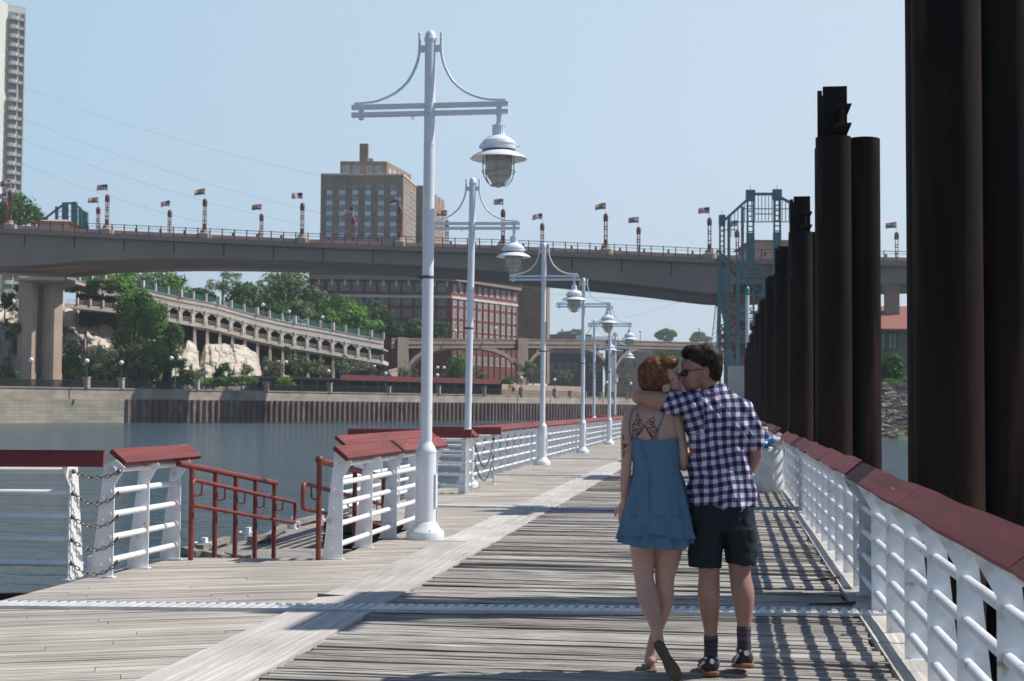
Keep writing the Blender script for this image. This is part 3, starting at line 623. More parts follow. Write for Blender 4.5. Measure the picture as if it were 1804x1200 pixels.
# ================================================================ far setting
M['conc'] = mat('beige_concrete', (.46,.36,.30), (.38,.30,.255), .25, .85, bump=.2, bscale=3)
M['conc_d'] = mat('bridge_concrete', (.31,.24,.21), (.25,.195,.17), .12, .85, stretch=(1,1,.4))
M['conc_l'] = mat('pale_concrete', (.64,.58,.52), (.54,.48,.43), .4, .85, c3=(.30,.27,.24), s3=.6, lo3=.64, hi3=.78)
M['stone'] = brickmat('limestone_blocks', (.42,.36,.29), (.33,.29,.24), (.22,.19,.16), 2.4, .7)
M['stone_w'] = brickmat('stained_limestone_wall', (.36,.33,.26), (.27,.26,.20), (.16,.15,.12), 3.4, .45)
M['sheet'] = mat('rusty_sheet_piling', (.20,.14,.12), (.10,.06,.05), .5, .7, stretch=(1,1,.3), c3=(.30,.26,.23), s3=.9, lo3=.55, hi3=.7)
M['redpaint'] = mat('dull_red_steel', (.17,.035,.035), (.12,.028,.028), 1.5, .5)
M['green'] = mat('verdigris_steel', (.04,.155,.18), (.028,.11,.13), 1.2, .5)
M['greenrail'] = mat('green_fence', (.03,.16,.14), rough=.5)
M['tan'] = brickmat('tan_brick', (.30,.205,.15), (.255,.175,.125), (.26,.2,.16), .9, .3)
M['redbrick'] = brickmat('red_brick', (.20,.060,.052), (.165,.048,.042), (.18,.08,.07), .9, .3)
M['tanslab'] = brickmat('brown_brick', (.25,.165,.115), (.22,.145,.10), (.2,.14,.1), 1.4, .5)
M['whitec'] = mat('white_precast', (.62,.61,.58), (.54,.53,.50), .1, .8)
M['greyc'] = mat('grey_balcony', (.42,.42,.41), rough=.8)
M['pane'] = mat('dark_window_glass', (.03,.04,.05), (.08,.10,.12), .6, .12, spec=.8)
M['pane_b'] = mat('blind_window_glass', (.24,.29,.33), (.10,.13,.15), .45, .2, spec=.8)
M['blue_panel'] = mat('pale_spandrel', (.60,.64,.68), rough=.6)
M['greyw'] = mat('grey_blue_frame', (.22,.26,.30), rough=.6)
M['dark'] = mat('interior_shade', (.012,.014,.018), rough=.9)  # near-black colour paints in the shade of the interiors
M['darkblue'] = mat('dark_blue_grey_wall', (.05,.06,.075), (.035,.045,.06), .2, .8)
M['blackmetal'] = mat('black_metal', (.03,.035,.035), rough=.5)
M['tile'] = mat('red_roof_tiles', (.30,.11,.085), (.24,.08,.07), 3, .7, stretch=(1,6,1))
M['rock'] = mat('limestone_rock', (.60,.54,.46), (.40,.36,.31), .5, .9, bump=.8, bscale=1.1, dist=.4, stretch=(1,1,2.2), c3=(.58,.44,.28), s3=.16, lo3=.60, hi3=.74)
M['grass'] = mat('grass_bank', (.06,.12,.025), (.04,.09,.02), .3, .95)
M['dirt'] = mat('promenade_paving', (.24,.22,.20), (.18,.17,.15), .3, .9)
M['globe'] = mat('white_globe', (.85,.85,.83), rough=.3)
def rootat(p, name): o = empty(name, p); return o
def part(m, name, mt, t): return m.build(name, mt, t, off=t.location)
# ---------------------------------------------------------------- far quay wall, built along one ground line
def wall_d(px):
    pts = [(-400,165),(0,197),(218,213),(860,283),(1020,316),(1110,338),(1300,385)]
    for (a,da),(b,db) in zip(pts, pts[1:]):
        if px <= b: 
            t = (px-a)/(b-a); return 1/((1-t)/da+t/db)
    return 385
def WL(px, z, back=0.0):
    p = WZ(px, wall_d(px), z); n = Vector((p.x,p.y,0)).normalized(); return p+n*back
TOPZ, WATER = 3.85, -1.1
grid = [-400,-200]+list(range(0,1300,20))
t = rootat(WL(218,WATER), 'quay_wall'); tag(t, 'long riverside quay wall of stone coping over rusty sheet piling', 'quay wall')
m = MB()
for a, b in zip(grid, grid[1:]):
    for (z0,z1,f,bk) in ((2.75,TOPZ,0,.8),(2.35,2.75,-.0,.8)):
        p,q = WL(a,z0,f),WL(b,z0,f); r_,s_ = WL(b,z0,f+bk),WL(a,z0,f+bk)
        m.prism([p,q,r_,s_],(0,0,z1-z0))
    pr = [WL(a,TOPZ,-.18),WL(b,TOPZ,-.18),WL(b,TOPZ,.9),WL(a,TOPZ,.9)]; m.prism(pr,(0,0,.16))
part(m,'coping',M['stone'],t)
m = MB(); 
for a, b in ((-400,-100),(-100,80),(80,218)):
    m.prism([WL(a,WATER-1,-.35),WL(b,WATER-1,-.35),WL(b,WATER-1,.9),WL(a,WATER-1,.9)],(0,0,3.4-WATER+.0+.0-.02+.0-.0+1-1.05))
part(m,'stone_face',M['stone_w'],t)
# corrugated sheet piling
m = MB(); A = WL(218,0); pts = []; px = 218.0; k = 0
P_ = [WL(x,0) for x in range(218,1300,4)]; acc = [0]
for i in range(1,len(P_)): acc.append(acc[-1]+(P_[i]-P_[i-1]).length)
def along(s):
    for i in range(1,len(acc)):
        if s <= acc[i]:
            t_ = (s-acc[i-1])/(acc[i]-acc[i-1]); d = (P_[i]-P_[i-1]).normalized(); return P_[i-1].lerp(P_[i],t_), Vector((d.y,-d.x,0))
    d = (P_[-1]-P_[-2]).normalized(); return P_[-1], Vector((d.y,-d.x,0))
s_ = 0; vs = []
while s_ < acc[-1]-1.4:
    for (ds, o_) in ((0,.0),(.30,.0),(.50,.42),(.86,.42),(1.06,0)):
        p, n = along(s_+ds); q = p+n*(o_-.05); vs += [(q.x,q.y,WATER-1),(q.x,q.y,2.36)]
    s_ += 1.25
m.add(vs, [(2*i,2*i+2,2*i+3,2*i+1) for i in range(len(vs)//2-1)]); part(m,'sheet_piling',M['sheet'],t)
# fence and its pillars
t = rootat(WL(0,TOPZ), 'promenade_fence'); tag(t,'dark metal fence with stone pillars along the far quay wall','fence')
pill = [22,90,152,213,281,346,408,468,525,580,634,684,728,772,813,852,886,918,948,977,1004,1030,1056,1080,1103,1125]
m = MB()
for a, b in zip(grid, grid[1:]):
    for z in (.2,1.12): m.bar(WL(a,TOPZ+z+.1,.3),WL(b,TOPZ+z+.1,.3),.06,.06)
for x in range(-200,2400,3):
    x = x/2
    p = WL(x,TOPZ+.1,.3); m.box((p.x-.035,p.y-.035,p.z),(p.x+.035,p.y+.035,p.z+1.1))
part(m,'fence_bars',M['blackmetal'],t)
for x in pill:
    m = MB(); p = WL(x,TOPZ+.1,.3); h_ = 1.5 if x in (152,213,346,468,580,772,852,918,977) else 1.15
    if x in (22,90,281,408,525,634,728,813,886,948): continue
    m.box((p.x-.42,p.y-.42,p.z),(p.x+.42,p.y+.42,p.z+h_)); m.box((p.x-.5,p.y-.5,p.z+h_),(p.x+.5,p.y+.5,p.z+h_+.15)); part(m,'stone_pillar',M['stone'],t)
# promenade ground
m = MB()
for a, b in zip(grid, grid[1:]): m.add([WL(a,TOPZ-.02,.5),WL(b,TOPZ-.02,.5),WL(b,TOPZ-.02,260),WL(a,TOPZ-.02,260)],[(0,1,2,3)])
struct('promenade_ground', m, M['dirt'])
m = MB(); m.add([WL(-100,TOPZ+.0,16),WL(470,TOPZ+.0,16),WL(470,TOPZ+.2,45),WL(-100,TOPZ+2.2,45)],[(0,1,2,3)]); struct('lawn', m, M['grass'])
# far land beyond everything
m = MB(); m.quad(Vector((-900,430,3.0)),Vector((900,520,3.0)),Vector((1100,1500,3.0)),Vector((-1100,1500,3.0))); struct('far_ground', m, M['grass'])
# ---------------------------------------------------------------- bluff
def bluff(px0, px1, n, topf, d0f, depth, seed, cols_mat, nm, zbase=TOPZ, amp=1.6):
    m = MB(); rows = 34; v = []
    for i in range(n+1):
        px = px0+(px1-px0)*i/n; zt = topf(px); d0 = d0f(px)
        for j in range(rows+1):
            t_ = j/rows; z = zbase+(zt-zbase)*t_; d = d0+depth*(t_**1.6)
            q = Vector((px*.05,z*.28,seed)); st = .5*math.sin(z*1.9+noise.noise(q)*3)
            vo, vp = noise.voronoi(Vector((px*.055+.4*noise.noise(q*2), z*.23, seed))); cell = noise.noise(vp[0]*7.3); led = (z*.55+.35*noise.noise(q*.7))%1.0
            dd = d+amp*noise.noise(q)*1.2+amp*1.3*cell+amp*.35*noise.noise(q*4.1)-.5*amp*min(.5,vo[1]-vo[0])+.55*amp*(led if led < .8 else (1-led)*4)
            v.append(WZ(px+1.5*noise.noise(q*1.7), dd, z+.3*noise.noise(q*2)))
        v.append(WZ(px, d0+depth+40, zt+1.5))
    R1 = rows+2; f = [(i*R1+j,(i+1)*R1+j,(i+1)*R1+j+1,i*R1+j+1) for i in range(n) for j in range(R1-1)]
    m.add(v,f,False); return struct(nm, m, cols_mat)
M['bluff'] = mat('vegetated_bluff', (.045,.075,.022), (.07,.075,.04), .3, .95, bump=.8, bscale=1.2, dist=.5, c3=(.34,.29,.22), s3=.12, lo3=.56, hi3=.66)
lerpf = lambda tab: (lambda x: next((ya+(yb-ya)*(x-xa)/(xb-xa) for (xa,ya),(xb,yb) in zip(tab,tab[1:]) if x <= xb), tab[-1][1]))
bluff(-160, 235, 130, lerpf([(-160,21),(60,20.5),(235,19)]), lambda x: wall_d(x)+29, 27, 3.0, M['rock'], 'limestone_bluff', amp=2.2)
bluff(225, 700, 130, lerpf([(225,14),(330,12),(450,8.8),(560,6.5),(700,5.6)]), lambda x: wall_d(x)+24, 10, 9.0, M['bluff'], 'vegetated_slope')
bluff(303, 466, 80, lerpf([(303,10.6),(330,13.0),(345,12.4),(352,9.8),(362,12.6),(430,12.6),(452,11.2),(466,6)]), lambda x: wall_d(x)+17, 11, 21.0, M['rock'], 'limestone_outcrop', amp=1.1)
m = MB()
m.add([WZ(-500,330,24),WZ(235,300,20.5),WZ(700,345,16),WZ(740,480,10),WZ(-500,700,24)],[(0,1,2,3,4,5)]); struct('bluff_top', m, M['grass'])
# ---------------------------------------------------------------- arcaded ramp road
t = rootat(WZ(450,285,4), 'arcaded_ramp'); tag(t,'pale concrete ramp road with two tiers of arches descending along the bluff','elevated road')
RX = [100,180,257,306,378,444,505,569,635,691]; RY = [484,493,503,515,528,547,561,572,585,595]
RYt = lerpf(list(zip(RX,RY)))
def RD(px): t_ = (px-100)/591.0; return 1/((1-t_)/246+t_/286)
def RT(px): y = RYt(px)+7; return W(px,y,RD(px)).z           # parapet base height
def RP(px, dz, back=0.0): p = WZ(px, RD(px), RT(px)+dz); n = FH; return p+n*back
ed = [273-22.35*k for k in range(7,0,-1)]+[273+22.35*k for k in range(0,19)]
m = MB()
for a,b in zip(ed,ed[1:]):
    for (z0,z1,f0,bk) in ((-1.85,.0,0,.5),(-.8,-.6,-.12,.2),(.0,.12,-.12,.7),(-1.9,-1.7,-.1,11),(-4.85,-4.1,-.25,12)):
        p0,p1 = RP(a,z0,f0),RP(b,z0,f0); q0,q1 = RP(a,z1,f0),RP(b,z1,f0); B = FH*bk
        m.add([p0,p1,p1+B,p0+B,q0,q1,q1+B,q0+B],[(0,3,2,1),(4,5,6,7),(0,1,5,4),(1,2,6,5),(2,3,7,6),(3,0,4,7)])
part(m,'deck_fascia',M['conc_l'],t)
m = MB()
for i,(a,b) in enumerate(zip(ed,ed[1:])):
    if b > 665 or a < 235: continue
    zt, zs, zb = -1.86, -2.95, -4.15; n = 8; hw = .20
    c0, c1 = a+(b-a)*hw*.5, b-(b-a)*hw*.5
    top = [RP(c0+(c1-c0)*k/n, zs+.85*math.sin(PI*k/n)**.7) for k in range(n+1)]; edge_ = [RP(a+(b-a)*k/n, zt) for k in range(n+1)]
    B = FH*.7
    for k in range(n):
        m.add([top[k],top[k+1],edge_[k+1],edge_[k],top[k]+B,top[k+1]+B],[(0,1,2,3),(0,4,5,1)])
    for (x0,x1,xe) in ((a,c0,0),(c1,b,1)):
        p,q,r_,s2 = RP(x0,zb),RP(x1,zb),RP(x1,zs),RP(x0,zs); m.add([p,q,r_,s2,p+B,q+B,r_+B,s2+B],[(0,1,2,3),(1,5,6,2),(0,3,7,4)])
        xx = b if xe else a
        e = [RP(xx,zs),top[-1] if xe else top[0],RP(xx,zt)]; m.add(e,[(0,1,2)])
part(m,'upper_arcade',M['conc_l'],t)
m = MB()
for i,(a,b) in enumerate(zip(ed,ed[1:])):
    if a < 330: continue
    x = a; gz = 3.9-RT(x); m.prism([RP(x-2,gz,.3),RP(x+2,gz,.3),RP(x+2,gz,1.3),RP(x-2,gz,1.3)],(0,0,-4.8-gz))
    e0,e1 = RP(a+2,-4.86,.5),RP(b-2,-4.86,.5); e2,e3 = RP(b-2,-5.3,.5),RP(a+2,-5.3,.5); m.add([e3,e2,e1,e0],[(0,1,2,3)])
part(m,'lower_columns',M['conc'],t)
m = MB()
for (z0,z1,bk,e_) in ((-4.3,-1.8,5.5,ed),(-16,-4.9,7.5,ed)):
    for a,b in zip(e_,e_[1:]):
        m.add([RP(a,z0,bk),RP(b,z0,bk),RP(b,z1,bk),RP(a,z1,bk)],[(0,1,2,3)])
part(m,'back_wall',M['dark'],t)  # black sheets behind the arches carry the arcade's inner shade
m = MB()
for i,(a,b) in enumerate(zip(ed,ed[1:])):
    for z in (.3,.55,.8,1.05): m.bar(RP(a,z,.2),RP(b,z,.2),.05,.16)
part(m,'green_fence',M['greenrail'],t)
m = MB()
for i,a in enumerate(ed):
    p = RP(a,.1,.15); w_ = .32 if i%3 == 0 else .2; m.box((p.x-w_,p.y-w_,p.z),(p.x+w_,p.y+w_,p.z+1.45)); p = RP(a,-1.9,-.1); m.box((p.x-.14,p.y-.14,p.z-.3),(p.x+.14,p.y+.14,p.z+.3))
    if i: 
        x = (a+ed[i-1])/2+9; p = RP(x,-4.1,-.2); m.box((p.x-.2,p.y-.2,p.z),(p.x+.2,p.y+.2,p.z+1.15))
        for z in (.25,.5,.75): m.bar(RP(ed[i-1],-4.1+z,-.15),RP(a,-4.1+z,-.15),.05,.06)
split_build(m,'fence_post',M['conc_l'],t)
# little path wall below
t = rootat(W(520,650,292), 'path_wall'); tag(t,'low pale retaining wall sloping below the arcaded ramp toward the arch bridge','wall'); m = MB()
for (a,ya,da),(b,yb,db) in (((508,645,285),(640,657,305)),((640,657,305),(655,659,307)),((655,659,307),(700,648,318))):
    p,q = W(a,ya,da),W(b,yb,db); m.prism([p,q,q+FH*.8,p+FH*.8],(0,0,-.5)); m.prism([p+FH*.2-Vector((0,0,.5)),q+FH*.2-Vector((0,0,.5)),q+FH*.7-Vector((0,0,.5)),p+FH*.7-Vector((0,0,.5))],(0,0,-4.0))
part(m,'wall',M['conc'],t)
# low canopy over the black opening
t = rootat(W(660,690,300),'rail_canopy'); tag(t,'long low dark shelter with dull red edge beam behind the quay fence','shelter')
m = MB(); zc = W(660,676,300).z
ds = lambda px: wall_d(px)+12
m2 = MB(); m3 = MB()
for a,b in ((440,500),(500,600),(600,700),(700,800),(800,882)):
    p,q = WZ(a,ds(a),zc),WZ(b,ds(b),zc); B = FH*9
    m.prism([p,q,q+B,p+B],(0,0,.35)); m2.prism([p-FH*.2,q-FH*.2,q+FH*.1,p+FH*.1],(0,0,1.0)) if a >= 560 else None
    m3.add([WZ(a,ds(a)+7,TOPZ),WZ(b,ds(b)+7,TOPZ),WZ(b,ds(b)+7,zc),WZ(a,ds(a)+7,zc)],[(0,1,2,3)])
part(m,'roof_slab',M['dark'],t); part(m2,'edge_beam',M['redpaint'],t); part(m3,'shade_backing',M['dark'],t)  # black slab and backing paint the shelter's shade
m = MB()
for x in range(450,882,27): p = WZ(x,ds(x)+.5,TOPZ); m.box((p.x-.12,p.y-.12,p.z),(p.x+.12,p.y+.12,zc))
part(m,'columns',M['blackmetal'],t)
t = rootat(W(950,694,330),'retaining_wall'); tag(t,'pale peach retaining wall behind the quay fence, beside the third and fourth lamps','wall'); m = MB()
for a,b in ((884,950),(950,1025)): 
    p,q = WZ(a,wall_d(a)+14,TOPZ),WZ(b,wall_d(b)+14,TOPZ); m.prism([p,q,q+FH,p+FH],(0,0,2.6))
part(m,'wall',mat('peach_concrete',(.46,.34,.26),(.38,.28,.22),.2,.85),t)
# ---------------------------------------------------------------- arch bridge (viaduct)
t = rootat(W(700,690,345),'arch_bridge'); tag(t,'brown concrete arch bridge with open spandrels behind the harbour lamps','bridge')
def VD(px): t_ = (px-695)/565; return 1/((1-t_)/300+t_/398)
def VT(px): return W(px, lerpf([(690,597),(912,598),(1100,600),(1300,606)])(px), VD(px)).z
def VP(px, z, back=0.0): return WZ(px, VD(px), z)+FH*back
M['visc'] = mat('viaduct_concrete', (.26,.20,.165), (.19,.15,.13), .15, .9, c3=(.12,.1,.09), s3=.3, lo3=.6, hi3=.75)
m = MB(); xs_ = list(range(690,1330,20))
for a,b in zip(xs_,xs_[1:]):
    za,zb_ = VT(a),VT(b)
    for (o0,o1,f0,bk) in ((-1.15,0,0,.5),(-2.0,-1.15,.3,12),(-.15,.12,-.2,.6)):
        p0,p1,q0,q1 = VP(a,za+o0,f0),VP(b,zb_+o0,f0),VP(a,za+o1,f0),VP(b,zb_+o1,f0); B = FH*bk
        m.add([p0,p1,p1+B,p0+B,q0,q1,q1+B,q0+B],[(0,3,2,1),(4,5,6,7),(0,1,5,4),(1,2,6,5),(2,3,7,6),(3,0,4,7)])
part(m,'deck',M['visc'],t)
for (x0,x1) in ((700,718),(912,930),(1071,1085),(1245,1262)):
    m = MB(); p = [VP(x0,2,-.6),VP(x1,2,-.6),VP(x1,2,11),VP(x0,2,11)]; m.prism(p,(0,0,VT(x0)-2+.35)); m.prism([VP(x0-1,2,-1.0),VP(x1+1,2,-1.0),VP(x1+1,2,11.3),VP(x0-1,2,11.3)],(0,0,5.5)); part(m,'pier',M['visc'],t)
for (x0,x1,yc,ys) in ((718,912,612,664),(930,1071,611,662),(1085,1245,610,662),(1262,1380,611,664)):
    m = MB(); n = 22; pin = []; pout = []
    for k in range(n+1):
        a = PI*k/n; px = (x0+x1)/2-(x1-x0)/2*math.cos(a); y = ys-(ys-yc)*math.sin(a)**.85; z = W(px,y,VD(px)).z; pin.append((px,z)); pout.append((px,z+1.3-.5*math.sin(a)))
    for k in range(n):
        a0,a1,b0,b1 = VP(*pin[k],.4),VP(*pin[k+1],.4),VP(*pout[k],.4),VP(*pout[k+1],.4); B = FH*10
        m.add([a0,a1,b1,b0,a0+B,a1+B,b1+B,b0+B],[(0,1,2,3),(0,4,5,1),(3,2,6,7),(4,7,6,5)])
    part(m,'arch_rib',M['visc'],t)
    m = MB()
    for fx in (.13,.26,.74,.87):
        px = x0+(x1-x0)*fx; a = math.acos(1-2*fx); y = ys-(ys-yc)*math.sin(a)**.85; z = W(px,y,VD(px)).z
        m.prism([VP(px-3,z,.8),VP(px+3,z,.8),VP(px+3,z,9.5),VP(px-3,z,9.5)],(0,0,VT(px)-2-z))
    part(m,'spandrel_columns',M['visc'],t)
# ---------------------------------------------------------------- main road bridge
t = rootat(W(70,685,222),'road_bridge'); tag(t,'big brown concrete road bridge with red railing crossing the river','bridge')
def BD(px): t_ = px/1300; return 1/((1-t_)/222+t_/211)
ytop = lerpf([(-300,398),(0,403),(200,413),(567,430),(900,441),(1265,457),(1560,461),(1900,466),(2600,470)])
ybot = lerpf([(-300,455),(-120,460),(0,468),(70,466),(133,459),(220,456),(300,454.5),(400,455),(500,457.5),(620,461),(740,467),(820,472),(900,479),(1000,488),(1100,498),(1180,507),(1265,518),(1330,522),(1420,515),(1560,500),(1900,490),(2600,505)])
def BP(px, y, back=0.0, dz=0.0):
    p = W(px, y, BD(px)); p = p+FH*back; p.z += dz; return p
xs_ = [-300,-200,-120]+list(range(0,1700,25))+[1750,1900,2100,2300,2500]; BWID = 20.0
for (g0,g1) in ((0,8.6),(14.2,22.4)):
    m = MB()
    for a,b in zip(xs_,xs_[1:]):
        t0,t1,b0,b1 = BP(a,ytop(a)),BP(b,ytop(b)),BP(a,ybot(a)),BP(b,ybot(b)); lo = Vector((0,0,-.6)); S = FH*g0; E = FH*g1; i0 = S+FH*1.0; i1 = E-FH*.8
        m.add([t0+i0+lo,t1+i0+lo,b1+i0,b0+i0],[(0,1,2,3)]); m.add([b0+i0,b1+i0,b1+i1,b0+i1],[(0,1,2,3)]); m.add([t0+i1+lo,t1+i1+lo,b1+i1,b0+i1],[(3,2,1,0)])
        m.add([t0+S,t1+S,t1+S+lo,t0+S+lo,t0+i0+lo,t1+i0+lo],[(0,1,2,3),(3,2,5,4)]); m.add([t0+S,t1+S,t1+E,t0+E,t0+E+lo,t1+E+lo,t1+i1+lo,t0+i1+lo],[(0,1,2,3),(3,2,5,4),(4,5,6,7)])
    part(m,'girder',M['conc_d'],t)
m = MB()

m = MB()
for bk in (1.8, BWID-.5):
    m = MB()
    for a,b in zip(xs_,xs_[1:]): p,q = BP(a,ytop(a),bk),BP(b,ytop(b),bk); m.prism([p,q,q+FH*.35,p+FH*.35],(0,0,.85))
    part(m,'parapet',M['conc'],t)
m = MB(); xp = -300.0
while xp < 2480:
    p = BP(xp,ytop(xp),.1,-.35); m.box((p.x-.07,p.y-.07,p.z),(p.x+.07,p.y+.07,p.z+2.0)); xp += 21.6
for a,b in zip(xs_,xs_[1:]):
    for z,tk in ((1.55,.09),(1.15,.05),(.10,.08)): m.bar(BP(a,ytop(a),.1,z),BP(b,ytop(b),.1,z),.07,tk)
part(m,'railing',M['redpaint'],t)
m = MB()
for a,b in zip(xs_,xs_[1:]): m.bar(BP(a,ytop(a),BWID+1.6,1.6),BP(b,ytop(b),BWID+1.6,1.6),.07,.09)
part(m,'railing',M['redpaint'],t)
# drain pipes and small bollards along the parapet
m = MB()
for x in range(40,1600,88): p = BP(x,ytop(x)+3,.95); m.tube([p,p-Vector((0,0,2.2))],.09,6)
split_build(m,'drain_pipe',M['blackmetal'],t)
m = MB()
for x in range(62,1600,43): p = BP(x,ytop(x),1.95,.8); m.box((p.x-.15,p.y-.15,p.z),(p.x+.15,p.y+.15,p.z+.5))
split_build(m,'bollard',M['redpaint'],t)
m = MB()
for (x0,x1,f0,f1,ch) in ((31,65,6.5,9.5,.8),(75,110,7.5,10.8,1.35),(61,78,10.5,12.5,.4)):
    d_ = BD(70); A_ = [WZ(x0,d_+f0,14),WZ(x1,d_+f0,14),WZ(x1,d_+f1,14),WZ(x0,d_+f1,14)]; A_ = [Vector((q.x,q.y,4)) for q in A_]; zt = W(70,487,d_).z-.2
    c = sum(A_,Vector())/4; poly = []
    for i in range(4):
        p = A_[i]
        for q in (A_[i-1],A_[(i+1)%4]): poly.append(p+(q-p).normalized()*ch)
    m.prism(poly,(0,0,zt+.6-4)); m.prism([c+(p-c)*1.06 for p in poly],(0,0,2.6))
for f_ in (1,9.5): p,q = WZ(36,BD(70)+9.7,20),WZ(104,BD(70)+9.7,20)
p,q = WZ(28,BD(70)+1.0,20),WZ(112,BD(70)+1.0,20); zt = W(70,487,BD(70)).z
m.prism([Vector((r.x,r.y,zt-.5)) for r in (p,q,q+FH*20,p+FH*20)],(0,0,.45))
part(m,'pier',mat('warm_pier_concrete',(.54,.39,.31),(.44,.32,.26),.25,.85,bump=.2,bscale=3),t)
m = MB()
for (x0,x1) in ((1275,1315),(1335,1378)): m.prism([WZ(x0,BD(1330)+3,-2),WZ(x1,BD(1330)+3,-2),WZ(x1,BD(1330)+12,-2),WZ(x0,BD(1330)+12,-2)],(0,0,W(1330,520,BD(1330)).z+2.5))
part(m,'pier',M['conc_d'],t)
# flag masts
M['staff'] = mat('white_staff', (.7,.7,.7), rough=.4)
def flagmat(kind):
    m = bpy.data.materials.new('flag_'+kind); m.use_nodes = True; N = m.node_tree.nodes; L = m.node_tree.links; b = N['Principled BSDF']; b.inputs['Roughness'].default_value = .8
    at = N.new('ShaderNodeVertexColor'); at.layer_name = 'Col'; L.new(at.outputs[0], b.inputs['Base Color']); return m
def flagmesh(kind, seed, droop):
    nx, ny = 14, 13; Wd, Ht = 1.75, .95; v = []; f = []; col = []
    for i in range(nx+1):
        for j in range(ny+1):
            x = i/nx; y = j/ny; dz = -droop*x*x*.5
            v.append((-x*Wd*(1-.12*droop), .16*math.sin(x*7+seed+y*1.3)*x**.5, -y*Ht*(1-.15*x)+dz))
    for i in range(nx):
        for j in range(ny):
            f.append((i*(ny+1)+j,i*(ny+1)+j+1,(i+1)*(ny+1)+j+1,(i+1)*(ny+1)+j)); x = (i+.5)/nx; y = (j+.5)/ny
            if kind == 'us': c = (.03,.04,.16) if x < .42 and y < .54 else ((.42,.03,.05) if j%2 == 0 else (.7,.7,.7))
            else:
                tri = .46*(1-abs(y-.5)*2)
                k = x-tri
                if k < -.18: c = (.7,.7,.7)
                elif k < -.10: c = (.7,.35,.45)
                elif k < -.02: c = (.2,.5,.7)
                elif k < .05: c = (.12,.07,.05)
                else: c = [(.6,.03,.03),(.75,.25,.02),(.55,.42,.05),(.02,.25,.12),(.02,.08,.5),(.18,.03,.35)][min(5,int(y*6))]
            col.append(c)
    me = bpy.data.meshes.new('flag'); me.from_pydata(v,[],f); ca = me.color_attributes.new('Col','FLOAT_COLOR','CORNER'); k = 0; buf = []
    for c in col: buf += [*c,1]*4
    ca.data.foreach_set('color', buf); return me
FM = {k: flagmat(k) for k in ('us','pride')}
near = [(17,'pride'),(188,'us'),(360,'pride'),(532,'us'),(704,'pride'),(886,'us'),(1067,'pride'),(1250,'us')]
far = [(10,'us'),(172,'pride'),(298,'us'),(460,'pride'),(622,'us'),(787,'pride'),(955,'us'),(1125,'pride'),(1299,'us'),(1580,'pride')]
nn = ['farthest left','second from the left','third from the left','fourth from the left','fifth from the left','sixth from the left','seventh from the left','eighth from the left','ninth from the left','tenth from the left']
for row, lst, bk in (('near', near, .9), ('far', far, 15.3)):
    for i,(px,k) in enumerate(lst):
        p = BP(px,ytop(px),bk); p2 = WZ(px, BD(px)+bk, p.z); t = rootat(p2,'flag_mast'); o = p2
        tag(t, '%s red mast in the bridge\'s %s row, flying a %s flag' % (nn[i].replace('from the left','from left'), row, 'striped' if k == 'us' else 'rainbow'), 'flag mast', 'red flag masts on the bridge, %s row' % row)
        m = MB(); m.lathe([(0,0),(1.1,0),(1.1,.8),(.7,1.0),(.6,1.45),(0,1.45)],n=10,smooth=False); m.build('pedestal', M['conc'], t)
        m = MB(); z0, z1 = 1.45, 6.2
        m.tube([(0,0,z0),(0,0,z0+.9)],.32,10)
        for a in range(4): m.tube([(.27*math.cos(a*PI/2+.6),.27*math.sin(a*PI/2+.6),z0),(.27*math.cos(a*PI/2+.6),.27*math.sin(a*PI/2+.6),z1-.7)],.05,6)
        for z in (2.9,3.9,4.3,5.2): m.tube([(.3*math.cos(q*PI/6),.3*math.sin(q*PI/6),z) for q in range(13)],.05,5,cap=False)
        m.lathe([(.36,z1-1.0),(.38,z1-.3),(.28,z1),(.1,z1+.15),(0,z1+.15)],n=12); m.build('lattice_shaft', M['redpaint'], t)
        m = MB(); m.tube([(0,0,z1),(0,0,z1+1.75)],.035,6); m.build('staff', M['staff'], t)
        me = flagmesh(k, i*1.7+(row == 'far')*2, .45 if i%2 else .8); me.materials.append(FM[k]); fo = bpy.data.objects.new('flag', me); C.objects.link(fo); setp(fo, t); fo.location = (-.03,0,z1+1.72); fo.rotation_euler = (0,0,YAW+rng.uniform(-.3,.3))
# ---------------------------------------------------------------- green stair tower by the bridge
t = rootat(W(1330,680,192),'stair_tower'); tag(t,'green steel stair tower with red landings beside the bridge','stair tower')
TD = 192.0; m = MB(); P = lambda x,y,b=0: W(x,y,TD+b)
for (x,w_,yt,yb) in ((1272,.8,385,560),(1322,1.15,341,690),(1369,1.15,340,600)):
    for dx in (-.35,.35):
        for b in (0,4): p = P(x,yt,b)+RH*dx*w_; q = P(x,yb,b)+RH*dx*w_; m.bar(p,Vector((p.x,p.y,q.z)),.26,.26)
    for k in range(int((yb-yt)/9)): y = yt+9*k+4; m.bar(P(x,y)-RH*.35*w_,P(x,y)+RH*.35*w_,.15,.15)
    m.obox(P(x,yt+3,.1),RH*.52*w_,FH*.35,Vector((0,0,.7))); m.obox(P(x,yt+98,.1),RH*.45*w_,FH*.3,Vector((0,0,2.2)))
    m.bar(P(x,yt),P(x,yt-14),.05,.05)
for (x,yt,yb) in ((1284,383,500),(1308,364,490),(1393,360,470),(1405,370,470)): m.bar(P(x,yt),P(x,yb),.4,.4)
for (a,ya,b,yb) in ((1272,392,1322,347),(1322,342,1369,342),(1369,345,1425,374)): m.bar(P(a,ya),P(b,yb),.35,.35)
for y,a,b in ((368,1308,1400),(391,1290,1400),(405,1272,1300),(377,1330,1362)): m.bar(P(a,y),P(b,y),.12,.12)
for x in list(range(1276,1420,6)):
    y0 = 392-(x-1272)*.9 if x < 1322 else (343 if x < 1369 else 345+(x-1369)*.52); m.bar(P(x,y0),P(x,391 if x > 1300 else 418),.1,.1)
part(m,'green_frame',M['green'],t)
m = MB()
